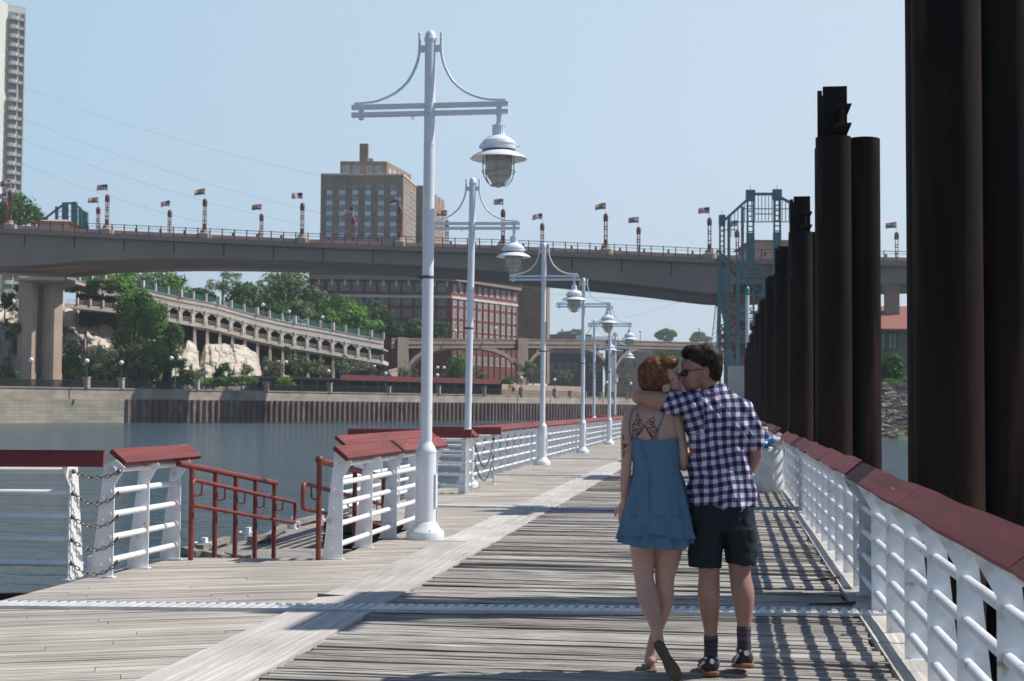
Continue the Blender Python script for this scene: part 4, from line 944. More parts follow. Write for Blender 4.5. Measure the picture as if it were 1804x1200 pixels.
for (a,ya,b,yb,w_) in ((1266,465,1308,470,1.2),(1268,520,1300,690,1),(1300,480,1362,480,1),(1300,498,1362,498,1),(1262,680,1362,680,1)): m.bar(P(a,ya),P(b,yb),.4,.5)
for (x,ya,yb) in ((1267,460,690),(1283,460,690),(1300,460,690),(1345,470,690),(1362,470,690)):
    for b in (0,6): m.bar(P(x,ya,b),P(x,yb,b),.5,.5)
for k in range(14):
    x = 1268+(k%5)*20; y = 515+k*12; m.bar(P(x,y),P(x+24,y+14 if k%2 else y-12),.2,.2); m.bar(P(x,y,4),P(x+24,y-12 if k%2 else y+14,4),.2,.2)
for (a,ya,b,yb) in ((1326,505,1362,525),(1326,525,1362,505)): m.bar(P(a,ya),P(b,yb),.18,.18)
part(m,'green_bracing',M['green'],t)
m = MB()
def flight(a,ya,b,yb):
    for z in (0,1.1): m.bar(P(a,ya)+Vector((0,0,z)),P(b,yb)+Vector((0,0,z)),.2,.22); m.bar(P(a,ya,2)+Vector((0,0,z)),P(b,yb,2)+Vector((0,0,z)),.2,.22)
    p,q = P(a,ya),P(b,yb); B = FH*2; m.add([p,q,q+B,p+B],[(0,1,2,3)]); n = max(4,int(abs(b-a)/3))
    for k in range(n+1): c = p.lerp(q,k/n); m.bar(c,c+Vector((0,0,1.1)),.07,.07)
for fl in ((1263,455,1302,487),(1300,490,1362,490),(1262,535,1296,560),(1296,566,1362,566),(1300,566,1268,600),(1268,530,1330,533),(1265,604,1350,606),(1270,606,1310,632),(1310,633,1355,633),(1255,532,1268,532)): flight(*fl)
part(m,'red_stairs',M['redpaint'],t)
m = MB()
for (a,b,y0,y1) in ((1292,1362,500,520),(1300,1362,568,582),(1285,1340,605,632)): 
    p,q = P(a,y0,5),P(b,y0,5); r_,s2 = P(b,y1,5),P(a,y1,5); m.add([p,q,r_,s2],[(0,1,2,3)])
split_build(m,'shaded_panel',M['darkblue'],t)  # dark sheets painting the shade below the landings
m = MB(); m.prism([WZ(1282,185,-1.5),WZ(1372,185,-1.5),WZ(1372,197,-1.5),WZ(1282,197,-1.5)],(0,0,8.6)); 
for z in (1.6,3.2,4.8): m.prism([WZ(1281.5,184.9,z),WZ(1372.5,184.9,z),WZ(1372.5,185,z),WZ(1281.5,185,z)],(0,0,.08))
part(m,'block_base',M['conc_l'],t)
m = MB()
for k in range(3):
    p = WZ(1254,210,2); q = WZ(1263,210,2); 
p0,p1 = W(1252,618,230),W(1262,528,230); p2 = W(1262,618,230)
m.bar(p0,p1,.12,.12); m.bar(p2,W(1265,528,230),.12,.12)
for k in range(10): f_ = k/10; a = p0.lerp(p1,f_); b = p2.lerp(W(1265,528,230),f_+.1); m.bar(a,b,.06,.06)
part(m,'outer_lattice',M['blackmetal'],t)
# pole with green beacon
p = WZ(1317,150,0); t = rootat(p,'beacon_pole'); tag(t,'slim white pole topped with a green beacon in front of the stair tower','beacon pole')
zt = W(1315,520,150).z; m = MB(); m.tube([(0,0,-2),(0,0,zt)],[.25,.19],12); m.build('pole',M['white_lamp'],t)
m = MB(); m.lathe([(.15,zt),(.24,zt+.1),(.24,zt+.7),(.12,zt+.9),(0,zt+.9)],n=12); m.build('beacon',mat('green_beacon',(.015,.22,.19),rough=.3),t)
# second green gateway and hip-roof pavilion, far left behind the bridge
t = rootat(W(110,395,235),'green_gateway'); tag(t,'green steel gateway behind the bridge railing at far left','gateway'); m = MB(); P = lambda x,y,b=0: W(x,y,235+b)
for x,yt in ((82,384),(100,364),(115,357),(131,356),(141,365),(150,374)): m.bar(P(x,yt),P(x,408),.9 if x in (115,131,150) else .3,.6)
for a,b in (((78,386),(115,358)),((115,358),(131,358)),((131,358),(151,377))): m.bar(P(*a),P(*b),.3,.3)
for y in (372,382): m.bar(P(96,y),P(150,y),.1,.1)
part(m,'frame',M['green'],t)
def hiproof(x0,x1,ye,yr,xr0,xr1,d,dep,yb,label,wallm,roofm,over=1.0):
    t = rootat(W((x0+x1)/2,yb,d),'pavilion'); tag(t,label,'building')
    zb = W(x0,yb,d).z; ze = W(x0,ye,d).z; m = MB()
    m.prism([WZ(x0,d,zb),WZ(x1,d,zb),WZ(x1,d,zb)+FH*dep,WZ(x0,d,zb)+FH*dep],(0,0,ze-zb)); part(m,'wall',wallm,t)
    m = MB(); zr = W(xr0,yr,d).z; a,b = WZ(x0,d,ze)-RH*over-FH*over,WZ(x1,d,ze)+RH*over-FH*over; c,e = b+FH*(dep+2*over),a+FH*(dep+2*over)
    r0,r1 = WZ(xr0,d,zr)+FH*dep/2,WZ(xr1,d,zr)+FH*dep/2
    m.add([a,b,c,e,r0,r1],[(0,1,5,4),(2,3,4,5),(1,2,5),(3,0,4),(0,3,2,1)]); part(m,'roof',roofm,t); return t
hiproof(66,116,391,381,80,104,228,8,415,'small beige hip-roofed pavilion behind the bridge railing at far left',M['conc'],M['conc'])
hiproof(1330,1402,424,413,1366,1368,225,16,470,'beige gabled pavilion behind the green stair tower',M['conc'],M['conc'])
# ---------------------------------------------------------------- buildings
def rbox(name, base, L0, L1, z0, z1, mt, t):     # footprint from base along L0 (vector) and L1
    m = MB(); b = Vector((base.x,base.y,z0)); m.prism([b,b+L0,b+L0+L1,b+L1],(0,0,z1-z0)); return part(m,name,mt,t)
def windows(t, base, along, n_out, xs, zs, wd, ht, paneM, sill=None, frame=None, deep=.25, name='window', arch=False):
    A = along.normalized(); 
    for zi,z in enumerate(zs):
        for xi,x in enumerate(xs):
            c = Vector((base.x,base.y,0))+A*x+n_out*.03; m = MB()
            p0 = c-A*wd/2; m.add([Vector((p0.x,p0.y,z)),Vector((p0.x,p0.y,z))+A*wd,Vector((p0.x,p0.y,z+ht))+A*wd,Vector((p0.x,p0.y,z+ht))],[(0,1,2,3)])
            for (u0,u1,z0,z1) in ((-wd/2-.08,-wd/2+.05,z,z+ht),(wd/2-.05,wd/2+.08,z,z+ht),(-.05,.05,z,z+ht),(-wd/2-.08,wd/2+.08,z+ht-.05,z+ht+.1),(-wd/2-.15,wd/2+.15,z-.15,z)):
                q = c+A*u0+n_out*.08; r_ = c+A*u1+n_out*.08
                m.add([Vector((q.x,q.y,z0)),Vector((r_.x,r_.y,z0)),Vector((r_.x,r_.y,z1)),Vector((q.x,q.y,z1))],[(0,1,2,3)])
            o = part(m,name,paneM,t)
            me = o.data; me.materials.append(frame or M['whitec'])
            for pi,pl in enumerate(me.polygons): 
                if pi > 0: pl.material_index = 1
# tan tower block
d = 360.0; b0 = WZ(561,d,10); bl = WZ(707,d,10); zt = W(561,308,d).z
t = rootat(b0,'office_tower'); tag(t,'tall tan brick block with stepped top and chimney behind the bridge','building'); AV = (bl-b0); sideV = (WZ(730,378,10)-bl)
rbox('main_wall',b0,AV,sideV,10,zt,M['tan'],t)
nF = Vector((AV.y,-AV.x,0)).normalized(); nS = Vector((sideV.y,-sideV.x,0)).normalized()
px2m = AV.length/146.0
xsF = [(x-561)*px2m for x in (576.6,599.3,622.5,645,668,690)]
zsF = [W(576,y,d).z for y in (333,352.5,371,389.5,408,427,446,486,505)]
windows(t,b0,AV,nF,xsF,zsF,11*px2m,1.35,M['pane_b'],frame=M['greyw'])
m = MB()
for x in xsF:
    for z in zsF[1:]:
        c = b0+AV.normalized()*x+nF*.05; A = AV.normalized()*5.2*px2m; m.add([Vector((c.x,c.y,z+1.45))-A,Vector((c.x,c.y,z+1.45))+A,Vector((c.x,c.y,z+2.5))+A,Vector((c.x,c.y,z+2.5))-A],[(0,1,2,3)])
split_build(m,'spandrel',M['blue_panel'],t)
sl_ = sideV.length; xsS = [sl_*f_ for f_ in (.14,.34,.54,.74,.9)]
windows(t,bl,sideV,nS,xsS,zsF,sl_*.1,1.5,M['pane'])
b1 = WZ(595,364,10); e1 = WZ(678,364,10); s1 = WZ(721,385,10)-e1; z1 = W(595,284,364).z
rbox('penthouse_wall',b1,e1-b1,s1,zt-1,z1,M['tan'],t)
windows(t,b1,e1-b1,nF,[(x-595)*px2m for x in (606,624,648,664)],[W(600,304,364).z],9*px2m,1.6,M['pane_b'])
windows(t,e1,s1,nS,[s1.length*f_ for f_ in (.12,.3,.48,.66,.84)],[W(680,303,364).z-.3],1.2,1.6,M['blue_panel'])
m = MB(); c0 = WZ(629,370,10); m.prism([Vector((c0.x,c0.y,z1)),Vector((c0.x,c0.y,z1))+RH*2.2,Vector((c0.x,c0.y,z1))+RH*2.2+FH*2.2,Vector((c0.x,c0.y,z1))+FH*2.2],(0,0,W(630,253,370).z-z1)); part(m,'chimney',M['tan'],t)
m = MB(); c0 = WZ(645,372,10); m.prism([Vector((c0.x,c0.y,z1)),Vector((c0.x,c0.y,z1))+RH*1.1,Vector((c0.x,c0.y,z1))+RH*1.1+FH*2,Vector((c0.x,c0.y,z1))+FH*2],(0,0,2.2)); q = WZ(657,372,z1); m.tube([q,q+Vector((0,0,1.8))],.25,10); part(m,'vent_stack',M['greyc'],t)
b2 = WZ(730,400,10); e2 = WZ(742,400,10); s2_ = WZ(781,432,10)-e2; z2 = W(740,327,400).z
rbox('rear_wing_wall',b2,e2-b2,s2_,10,z2,M['tan'],t); nS2 = Vector((s2_.y,-s2_.x,0)).normalized()
windows(t,e2,s2_,nS2,[s2_.length*f_ for f_ in (.25,.42,.59,.76,.92)],[W(770,y,425).z for y in (358,376,394,412,430)],1.4,2.0,M['pane'])
for z_ in (zt-.1,): 
    m = MB(); m.prism([Vector((b0.x,b0.y,z_))-nF*.0+nF*.15,Vector((bl.x,bl.y,z_))+nF*.15+nS*.15,Vector((bl.x,bl.y,z_))+sideV+nS*.15,Vector((b0.x,b0.y,z_))+sideV],(0,0,.45)); part(m,'parapet',M['conc_l'],t)
# red brick block
d = 330.0; b0 = WZ(543,327,10); bl = WZ(793.5,330,10); AV = bl-b0; e_ = WZ(911,356,10); sideV = e_-bl; zt = W(793,491,330).z
t = rootat(b0,'brick_building'); tag(t,'long red brick building with pale cornice bands below the road bridge','building')
rbox('wall',b0,AV,sideV,8,zt,M['redbrick'],t); nF = Vector((AV.y,-AV.x,0)).normalized(); nS = Vector((sideV.y,-sideV.x,0)).normalized()
U = AV.normalized(); S = sideV.normalized()
def band(z0,z1,o_,mt,nm):
    m = MB(); A_ = b0-U*.0+nF*o_; B_ = bl+nF*o_+nS*o_; C_ = bl+sideV+nS*o_; D_ = bl+sideV; E_ = b0
    m.prism([Vector((q.x,q.y,z0)) for q in (A_,B_,C_,D_,E_)],(0,0,z1-z0)); part(m,nm,mt,t)
band(zt-.6,zt+.5,1.1,M['conc_d'],'cornice'); band(zt+.5,zt+.75,1.4,M['darkblue'],'cornice_cap')
zb = W(793,523,330).z; band(zb-.35,zb+.25,.2,M['conc_l'],'stone_band')
pm = AV.length/250.5
windows(t,b0,AV,nF,[(x-543)*pm for x in (560,583,605,628,651,673,695,716,738,757,777)],[W(793,y,330).z for y in (514,538,560,582)],2.0,1.9,M['pane'],frame=M['conc_d'])
windows(t,bl,sideV,nS,[sideV.length*(.05+.9*k/10) for k in range(11)],[W(793,y,330).z for y in (513.5,536,558,580,600,640)],1.15,1.75,M['pane_b'])
m = MB()
for k in range(12):
    x = sideV.length*(.005+.9*k/10); 
    if k == 11: x = sideV.length-.8
    c = bl+S*x+nS*.0; m.prism([Vector((c.x,c.y,8)),Vector((c.x,c.y,8))+S*.5,Vector((c.x,c.y,8))+S*.5+nS*.22,Vector((c.x,c.y,8))+nS*.22],(0,0,zb-9))
part(m,'pilasters',M['redbrick'],t)
m = MB()
for k in range(12):
    c = b0+U*(2+k*2.95); m.prism([Vector((c.x,c.y,zt-1.9))+nF*.03,Vector((c.x,c.y,zt-1.9))+U*.5+nF*.03,Vector((c.x,c.y,zt-1.9))+U*.5+nF*.7,Vector((c.x,c.y,zt-1.9))+nF*.7],(0,0,1.3))
part(m,'brackets',M['conc_l'],t)
m = MB()
for (x0,x1,yt,dd) in ((603,703,484,338),(733,760,484,338),(820,856,487,352),(856,900,489,356)):
    p,q = WZ(x0,dd,zt),WZ(x1,dd,zt); m.prism([p,q,q+FH*5,p+FH*5],(0,0,W(x0,yt-2,dd).z-zt+1))
part(m,'roof_units',M['greyc'],t)
m = MB(); p = WZ(680,338,zt); m.prism([p,p+RH*.7,p+RH*.7+FH,p+FH],(0,0,2.2)); part(m,'red_roof_panel',mat('bright_red_panel',(.6,.06,.04)),t)
# brown slab behind
t = rootat(WZ(912,372,10),'brown_tower'); tag(t,'plain windowless brown brick block between the second and third lamps','building')
b0 = WZ(905,372,10); e0 = WZ(963,372,10); rbox('wall',b0,e0-b0,WZ(968,386,10)-e0,8,W(930,470,372).z,M['tanslab'],t)
# pinkish low building seen through the first arch
t = rootat(WZ(820,440,4),'stone_warehouse'); tag(t,'small pinkish stone building with dark windows seen through the first arch','building')
b0 = WZ(815,440,4); e0 = WZ(905,440,4); rbox('wall',b0,e0-b0,FH*12,3,W(860,632,440).z,mat('pink_stone',(.40,.28,.24),(.33,.23,.2),.3,.9),t)
nF = Vector(((e0-b0).y,-(e0-b0).x,0)).normalized(); windows(t,b0,e0-b0,nF,[2+k*1.7 for k in range(9)],[W(860,652,440).z],.8,1.8,M['pane'])
# dark blocks seen under and above the arches
for (x0,x1,yt,yb,d,lb,mt) in ((968,1042,589,700,450,'low dark flat-roofed block behind the arch bridge between the third and fourth lamps',M['conc_d']),(966,1062,622,700,430,'dark blue-grey wall filling the second arch',M['darkblue']),(1085,1240,618,700,445,'grey-brown building seen through the third arch',M['conc_d']),(740,812,640,690,400,'brown building glimpsed through the first arch, left of the stone building',M['conc_d'])):
    t = rootat(WZ(x0,d,3),'distant_block'); tag(t,lb,'building'); b0,e0 = WZ(x0,d,3),WZ(x1,d,3); rbox('wall',b0,e0-b0,FH*14,2,W(x0,yt,d).z,mt,t)
    nF = Vector(((e0-b0).y,-(e0-b0).x,0)).normalized(); windows(t,b0,e0-b0,nF,[(e0-b0).length*(k+.5)/7 for k in range(7)],[W(x0,yt,d).z-5.2],1.1,1.9,M['pane'],frame=M['conc'])
# white high-rise
t = rootat(WZ(20,420,20),'white_high_rise'); tag(t,'white concrete high-rise with a column of curved balconies at the left edge','building')
zb, zt = 15, W(0,-9,420).z
A0,A1,A2 = WZ(-70,400,95),WZ(10,430,95),WZ(42,433,95)
m = MB(); m.prism([Vector((q.x,q.y,zb)) for q in (A0,A1,A2,A2*1.07,A0*1.12)],(0,0,zt-zb)); part(m,'tower_wall',M['whitec'],t)
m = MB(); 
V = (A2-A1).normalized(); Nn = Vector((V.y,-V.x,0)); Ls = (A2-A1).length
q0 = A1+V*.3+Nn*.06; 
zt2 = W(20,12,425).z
m.add([Vector((q0.x,q0.y,zb)),Vector((q0.x,q0.y,zb))+V*Ls*.93,Vector((q0.x,q0.y,zt2))+V*Ls*.93,Vector((q0.x,q0.y,zt2))],[(0,1,2,3)]); part(m,'bay_shade',mat('shaded_bay',(.22,.23,.24),rough=.8),t)  # flat grey sheet on the wall; the balcony bay's shade is its colour
for k in range(34):
    z = zt2-2.8*(k+1)+.3
    if z < zb+4: break
    m = MB()
    if k != 8:
        pts = [A1+V*.5,A1+V*.5+Nn*1.0,A1+V*1.0+Nn*1.7,A1+V*2.4+Nn*1.7,A1+V*3.0+Nn*1.0,A1+V*3.2]
        m.prism([Vector((p.x,p.y,z)) for p in pts],(0,0,1.15)); m.prism([Vector((p.x,p.y,z))+V*3.3 for p in (A1,A1+Nn*.8,A1+V*1.5+Nn*.8,A1+V*1.5)],(0,0,.9))
    else: m.prism([Vector((p.x,p.y,z)) for p in (A1+V*.4,A1+V*.4+Nn*.6,A1+V*3+Nn*.6,A1+V*3)],(0,0,.9))
    part(m,'balcony',M['greyc'],t)
m = MB()
for f_ in (.57,.93): p = A1+V*Ls*f_+Nn*.1; m.prism([Vector((q.x,q.y,zb)) for q in (p,p+V*.35,p+V*.35+Nn*.5,p+Nn*.5)],(0,0,zt2-zb))
part(m,'pier_strips',M['whitec'],t)
# power lines
for i,(a,b,sg) in enumerate((((30,150),(600,318),4),((30,205),(640,392),5),((30,241),(540,398),4),((30,285),(420,408),3),((1100,560),(1230,522),.5),((640,478),(1260,535),3))):
    p,q = W(*a,300),W(*b,255 if i < 4 else 230); m = MB(); pts = []
    for k in range(25): f_ = k/24; c = p.lerp(q,f_); c.z -= sg*4*f_*(1-f_)*.35; pts.append(c)
    m.tube(pts,.015,5); o = m.build('power_line',M['blackmetal'],off=p); o.location = p
    tag(o,['highest faint cable crossing the sky from the white high-rise','second faint cable from the top crossing the left sky','third faint cable from the top crossing the left sky','lowest faint cable crossing the left sky','short faint cable rising to the stair tower under the bridge','faint cable below the road bridge girder'][i],'cable','overhead cables')
# ================================================================ trees, shrubs, promenade lamps
def leafmat(name, c1, c2):
    c1, c2 = tuple(1.65*q for q in c1), tuple(1.65*q for q in c2)
    return mat(name, c1, c2, .35, .75, rnd=.6, trans=.32, lo=.4, hi=.6, spec=.2)
LM = {'mid': leafmat('green_leaves',(.055,.115,.025),(.085,.155,.035)), 'dark': leafmat('dark_green_leaves',(.030,.072,.020),(.050,.10,.028)),
      'lite': leafmat('fresh_green_leaves',(.10,.20,.035),(.07,.15,.028)), 'olive': leafmat('olive_leaves',(.085,.12,.05),(.11,.145,.065)), 'grey': leafmat('grey_green_leaves',(.11,.12,.07),(.08,.09,.055))}
M['bark'] = mat('bark', (.07,.055,.045), (.12,.10,.085), 3, .9, bump=.5, bscale=20)
def crown_mb(rx, ry, rz, n, leaf, seed, sparse=0.0, low=-.7, clumps=None):
    r = random.Random(seed); m = MB(); K = clumps or max(7, int(n/70)); cl = []
    for k in range(K):
        while True:
            d = Vector((r.uniform(-1,1), r.uniform(-1,1), r.uniform(low,1)))
            if .25 < d.length < 1: break
        s = r.uniform(.55,.88) if r.random() < .7 else r.uniform(.2,.6); d = d.normalized()*s
        cl.append((d, r.uniform(.26,.42)*(1-.3*sparse), r.uniform(.0,1)))
    for i in range(n):
        d, cr, tone = cl[r.randrange(K)]; q = Vector((r.gauss(0,1),r.gauss(0,1),r.gauss(0,1))).normalized()*cr*r.uniform(.55,1.08)
        p = d+q; c = Vector((p.x*rx, p.y*ry, p.z*rz)); nrm = (q.normalized()+Vector((r.uniform(-.7,.7),r.uniform(-.7,.7),r.uniform(-.4,.8)))).normalized()
        a = nrm.orthogonal().normalized(); a.rotate(Matrix.Rotation(r.uniform(0,6.3),3,nrm)); b = nrm.cross(a); s = leaf*r.uniform(.6,1.25)
        m.col = min(.99,max(.01, .25+.5*tone+r.uniform(-.22,.22)))
        m.add([c-a*s*.5, c-b*s*.28+a*.05*s, c+a*s*.5, c+b*s*.28-a*.05*s], [(0,1,2,3)])
    return m, [(d, cr) for d,cr,_ in cl]
def limb(m, p, q, r0, r1, seed, n=5):
    p, q = Vector(p), Vector(q); pts = []; L_ = (q-p).length
    for i in range(n+1):
        t_ = i/n; c = p.lerp(q,t_); c += Vector((noise.noise(Vector((seed,t_*3,0))),noise.noise(Vector((seed,t_*3,5))),0))*L_*.10*math.sin(PI*t_); pts.append(c)
    m.tube(pts, [r0+(r1-r0)*i/n for i in range(n+1)], 6, cap=False)
def tree(px, ybase, ytop, wpx, d, kind, label, n=1500, leaf=.8, cb=None, sparse=0.0, group='trees and shrubs on the far bank', cat='tree', nm='tree', low=-.7, seed=None, clumps=None, depth=None):
    """cb: pixel row where the crown starts; trunk goes to ybase"""
    seed = seed or int(px*7+ytop); p = W(px, ybase, d); t = empty(nm, p); s = d/F; H = (ybase-ytop)*s; ch = ((cb or ybase)-ytop)*s; rx = wpx*s/2; rz = ch/2
    tag(t, label, cat, group); m, cl = crown_mb(rx, depth or rx*.9, rz, int(n*1.9), leaf*1.1, seed, sparse, low, clumps)
    cz = H-rz; o = m.build('crown', LM[kind], t, off=(0,0,-cz))
    tk = MB(); r = random.Random(seed); tr = max(.12, min(.5, H*.028)); limb(tk, (0,0,-.5), (0,0,cz-rz*.1), tr, tr*.6, seed)
    for (dd, cr) in cl[:14]: limb(tk, (0,0,max(cz-rz*.55+r.uniform(0,rz*.5), .3)), (dd.x*rx*.85, dd.y*rx*.8, cz+dd.z*rz*.85), tr*.4, .04, seed+dd.x)
    tk.build('trunk', M['bark'], t); return t
def bush(px, ybase, ytop, wpx, d, kind, label, n=600, leaf=.5, **k): return tree(px, ybase, ytop, wpx, d, kind, label, n, leaf, cb=ybase+4, cat='shrub', nm='shrub', low=-.4, **k)
T = [(25,415,342,110,300,'dark','big dark tree behind the bridge below the white high-rise',1800),
 (175,520,474,70,305,'mid','tree just right of the bridge pier above the pale ramp',900),
 (232,535,474,92,318,'mid','broad green tree under the girder above the ramp\'s upper end',1500),
 (292,545,474,96,320,'lite','lighter rounded tree right of the broad green tree under the girder',1500),
 (352,545,505,60,325,'dark','small dark tree left of the airy see-through tree',800),
 (439,562,500,84,300,'dark','dark round tree in front of the tall willow-like tree',1400),
 (505,572,474,132,330,'olive','tallest olive-green tree above the middle of the arcaded ramp',2800),
 (452,560,520,60,305,'mid','low green tree behind the ramp lamp',700),
 (482,570,528,66,303,'dark','low dark green tree at the foot of the tallest olive tree',800),
 (530,575,530,60,308,'olive','drooping olive tree right of the tallest tree',800),
 (562,580,500,76,326,'olive','soft olive tree in front of the brick building\'s left end',1300),
 (604,588,518,80,322,'mid','green tree in front of the brick building\'s lower windows',1300),
 (582,590,545,46,300,'lite','small bright green tree beside the third ramp lamp',800),
 (622,592,538,72,304,'lite','bright green tree behind the ramp\'s lower end',1200),
 (652,596,528,78,318,'dark','dark tree against the red brick wall near the ramp\'s end',1400),
 (650,597,555,50,302,'lite','small fresh green tree at the end of the ramp fence',700),
 (690,600,560,50,322,'dark','dark tree at the start of the arch bridge',700),
 (752,606,558,88,327,'dark','dark spreading tree in front of the brick building, above the arch bridge',1300)]
for (px,yb,yt,wd,d,k,lb,n) in T: tree(px,yb,yt,wd,d,k,lb,n,cb=yb-4)
tree(392,560,472,84,326,'olive','airy see-through tree with visible dark branches under the girder',700,.5,cb=530,sparse=1,clumps=16)
tree(470,560,480,50,335,'olive','thin feathery tree between the airy tree and the tallest olive tree',350,.5,cb=530,sparse=1)
# slope in front of the ramp
B = [(214,530,486,60,252,'lite','leafy tree covering the ramp\'s upper end under the girder',1000),(250,575,515,60,248,'mid','leafy tree just left of the first visible ramp arch',1100),
 (180,520,490,60,250,'olive','feathery tree on the cliff top right of the bridge pier',1300),
 (236,600,500,80,248,'lite','leaning feathery tree hiding the ramp\'s first arches',1500),
 (150,530,497,60,240,'mid','bush on the cliff edge beside the bridge pier',700),
 (268,620,528,62,246,'lite','tree overlapping the third and fourth arches of the ramp',1200),
 (300,640,566,52,245,'mid','grey-green tree below the ramp left of the limestone outcrop',900),
 (222,645,575,60,240,'mid','green tree in the middle of the wooded slope',1300),
 (262,660,590,66,239,'lite','green tree low on the wooded slope',1200),
 (176,665,615,46,239,'lite','small green tree right of the bright bush by the pier',900),
 (300,668,620,50,238,'mid','green bush left of the limestone outcrop foot',900)]
for (px,yb,yt,wd,d,k,lb,n) in B: tree(px,yb,yt,wd,d-4,k,lb,n,.5,cb=yb-8,group='trees and shrubs on the wooded slope')
BB = [(128,672,602,46,236,'lite','bright green bush hugging the bridge pier\'s right side',1300),(148,678,640,60,234,'lite','low bright bush at the foot of the slope near the first quay lamp',800),
 (205,678,650,60,235,'mid','low bush behind the second quay pillar',700),(252,680,642,60,236,'dark','dark low bush at the foot of the wooded slope',700),(330,680,652,60,238,'mid','low green bush before the limestone outcrop',700),
 (375,682,664,70,240,'lite','low bright strip of bush under the limestone outcrop',600),(425,682,662,60,241,'mid','low green bush under the right half of the outcrop',600),(392,676,640,34,241,'dark','small dark sapling in front of the pale outcrop',500),
 (478,684,628,50,252,'grey','grey-green round shrub right of the limestone outcrop',900),(530,668,636,44,262,'olive','olive shrub under the arcade near the double lamp',500),(500,684,660,40,250,'lite','low yellowish bush beside the grey-green shrub',400),
 (562,664,634,44,268,'olive','olive shrub under the middle of the lower arcade',500),(603,668,628,30,272,'mid','ivy-like green shrub climbing a lower arcade column',500),(640,668,634,50,276,'grey','grey-green shrub under the end of the arcade',600),
 (507,640,608,16,270,'mid','narrow climbing shrub on a lower arcade column',250),(20,600,560,30,228,'mid','shrub on the cliff at the left edge',400),(8,560,505,36,230,'dark','dark shrub high on the cliff at the left edge',400),(14,680,640,50,226,'mid','low bush left of the bridge pier',500),
 (45,520,494,40,236,'dark','dark shrub just left of the bridge pier top',400),(892,694,665,30,305,'dark','dark shrub before the peach retaining wall',500)]
for (px,yb,yt,wd,d,k,lb,n) in BB: bush(px,yb,yt,wd,d,k,lb,n,.45,group='low shrubs on the far bank')
tree(805,690,618,44,292,'mid','green tree in front of the first bridge arch',900,.45,cb=682)
tree(928,690,636,36,322,'mid','green tree at the second bridge pier',700,.45,cb=664)
tree(1180,655,600,66,415,'mid','green tree behind the couple\'s heads under the third arch',900,.6,cb=650)
tree(1172,604,578,36,820,'mid','round hazy tree on the horizon above the arch bridge',1400,2.2,cb=604,low=-.9,clumps=9)
tree(1230,606,584,52,850,'mid','wide hazy tree on the horizon left of the stair tower',1400,2.2,cb=606,low=-.9,clumps=9)
tree(1010,600,583,60,860,'mid','low hazy treetop on the horizon behind the fourth lamp',1400,2.2,cb=600,low=-.9,clumps=9)
# bare young trees
def bare(px, ybase, ytop, wpx, d, label, leaves=60):
    p = W(px,ybase,d); t = empty('young_tree', p); s = d/F; H = (ybase-ytop)*s; tag(t, label, 'tree', 'nearly leafless young trees on the promenade'); r = random.Random(px); m = MB(); lf = MB()
    def br(a, dr, L_, rad, k):
        b = a+dr*L_; limb(m, a, b, rad, rad*.6, r.random()*9, 3)
        if k == 0:
            for _ in range(2): lf.col = r.random()*.98; c = b+Vector((r.uniform(-.3,.3),r.uniform(-.3,.3),r.uniform(-.2,.3))); u = Vector((r.uniform(-1,1),r.uniform(-1,1),r.uniform(-1,1))).normalized()*.22; v2 = u.orthogonal().normalized()*.12; lf.add([c-u,c-v2,c+u,c+v2],[(0,1,2,3)])
            return
        for _ in range(4 if k > 1 else 3):
            nd = (dr+Vector((r.uniform(-.75,.75)*wpx/40,r.uniform(-.75,.75),r.uniform(-.1,.35)))).normalized(); br(a.lerp(b,r.uniform(.55,1)), nd, L_*r.uniform(.55,.8), rad*.6, k-1)
    br(Vector((0,0,-.2)), Vector((0,0,1)), H*.42, .13, 4)
    m.build('branches', M['bark'], t); lf.build('leaves', LM['grey'], t)
for (px,yt,wd,d,lb) in ((187,612,40,230,'leafless young tree right of the first quay lamp'),(222,598,50,232,'leafless young tree with a wide crown beside the second quay lamp'),(275,615,46,236,'leafless young tree left of the double lamp at the slope foot'),(346,650,24,243,'thin bare sapling beside the fourth quay pillar'),(432,640,40,252,'bare young tree in front of the outcrop\'s right part'),
  (528,632,50,262,'bare young tree under the arcade, right of the double lamp'),(568,640,40,266,'bare young tree left of the seventh quay pillar'),(600,632,46,270,'bare young tree under the arcade\'s right third'),(630,636,40,274,'bare young tree near the path wall bend'),(715,640,50,285,'bare young tree behind the first harbour lamp, under the arch bridge\'s end'),
  (790,650,40,296,'bare young tree in the first arch\'s left half'),(845,650,40,304,'bare young tree in the first arch\'s right half'),(905,655,40,314,'bare young tree just left of the second bridge pier'),(940,648,34,320,'bare young tree just right of the second bridge pier'),(992,650,56,330,'spreading bare young tree before the peach wall between the third and fourth lamps'),(1100,655,60,352,'bare young tree left of the woman\'s head')):
    bare(px, 688+(px-187)*.008, yt, wd, d, lb)
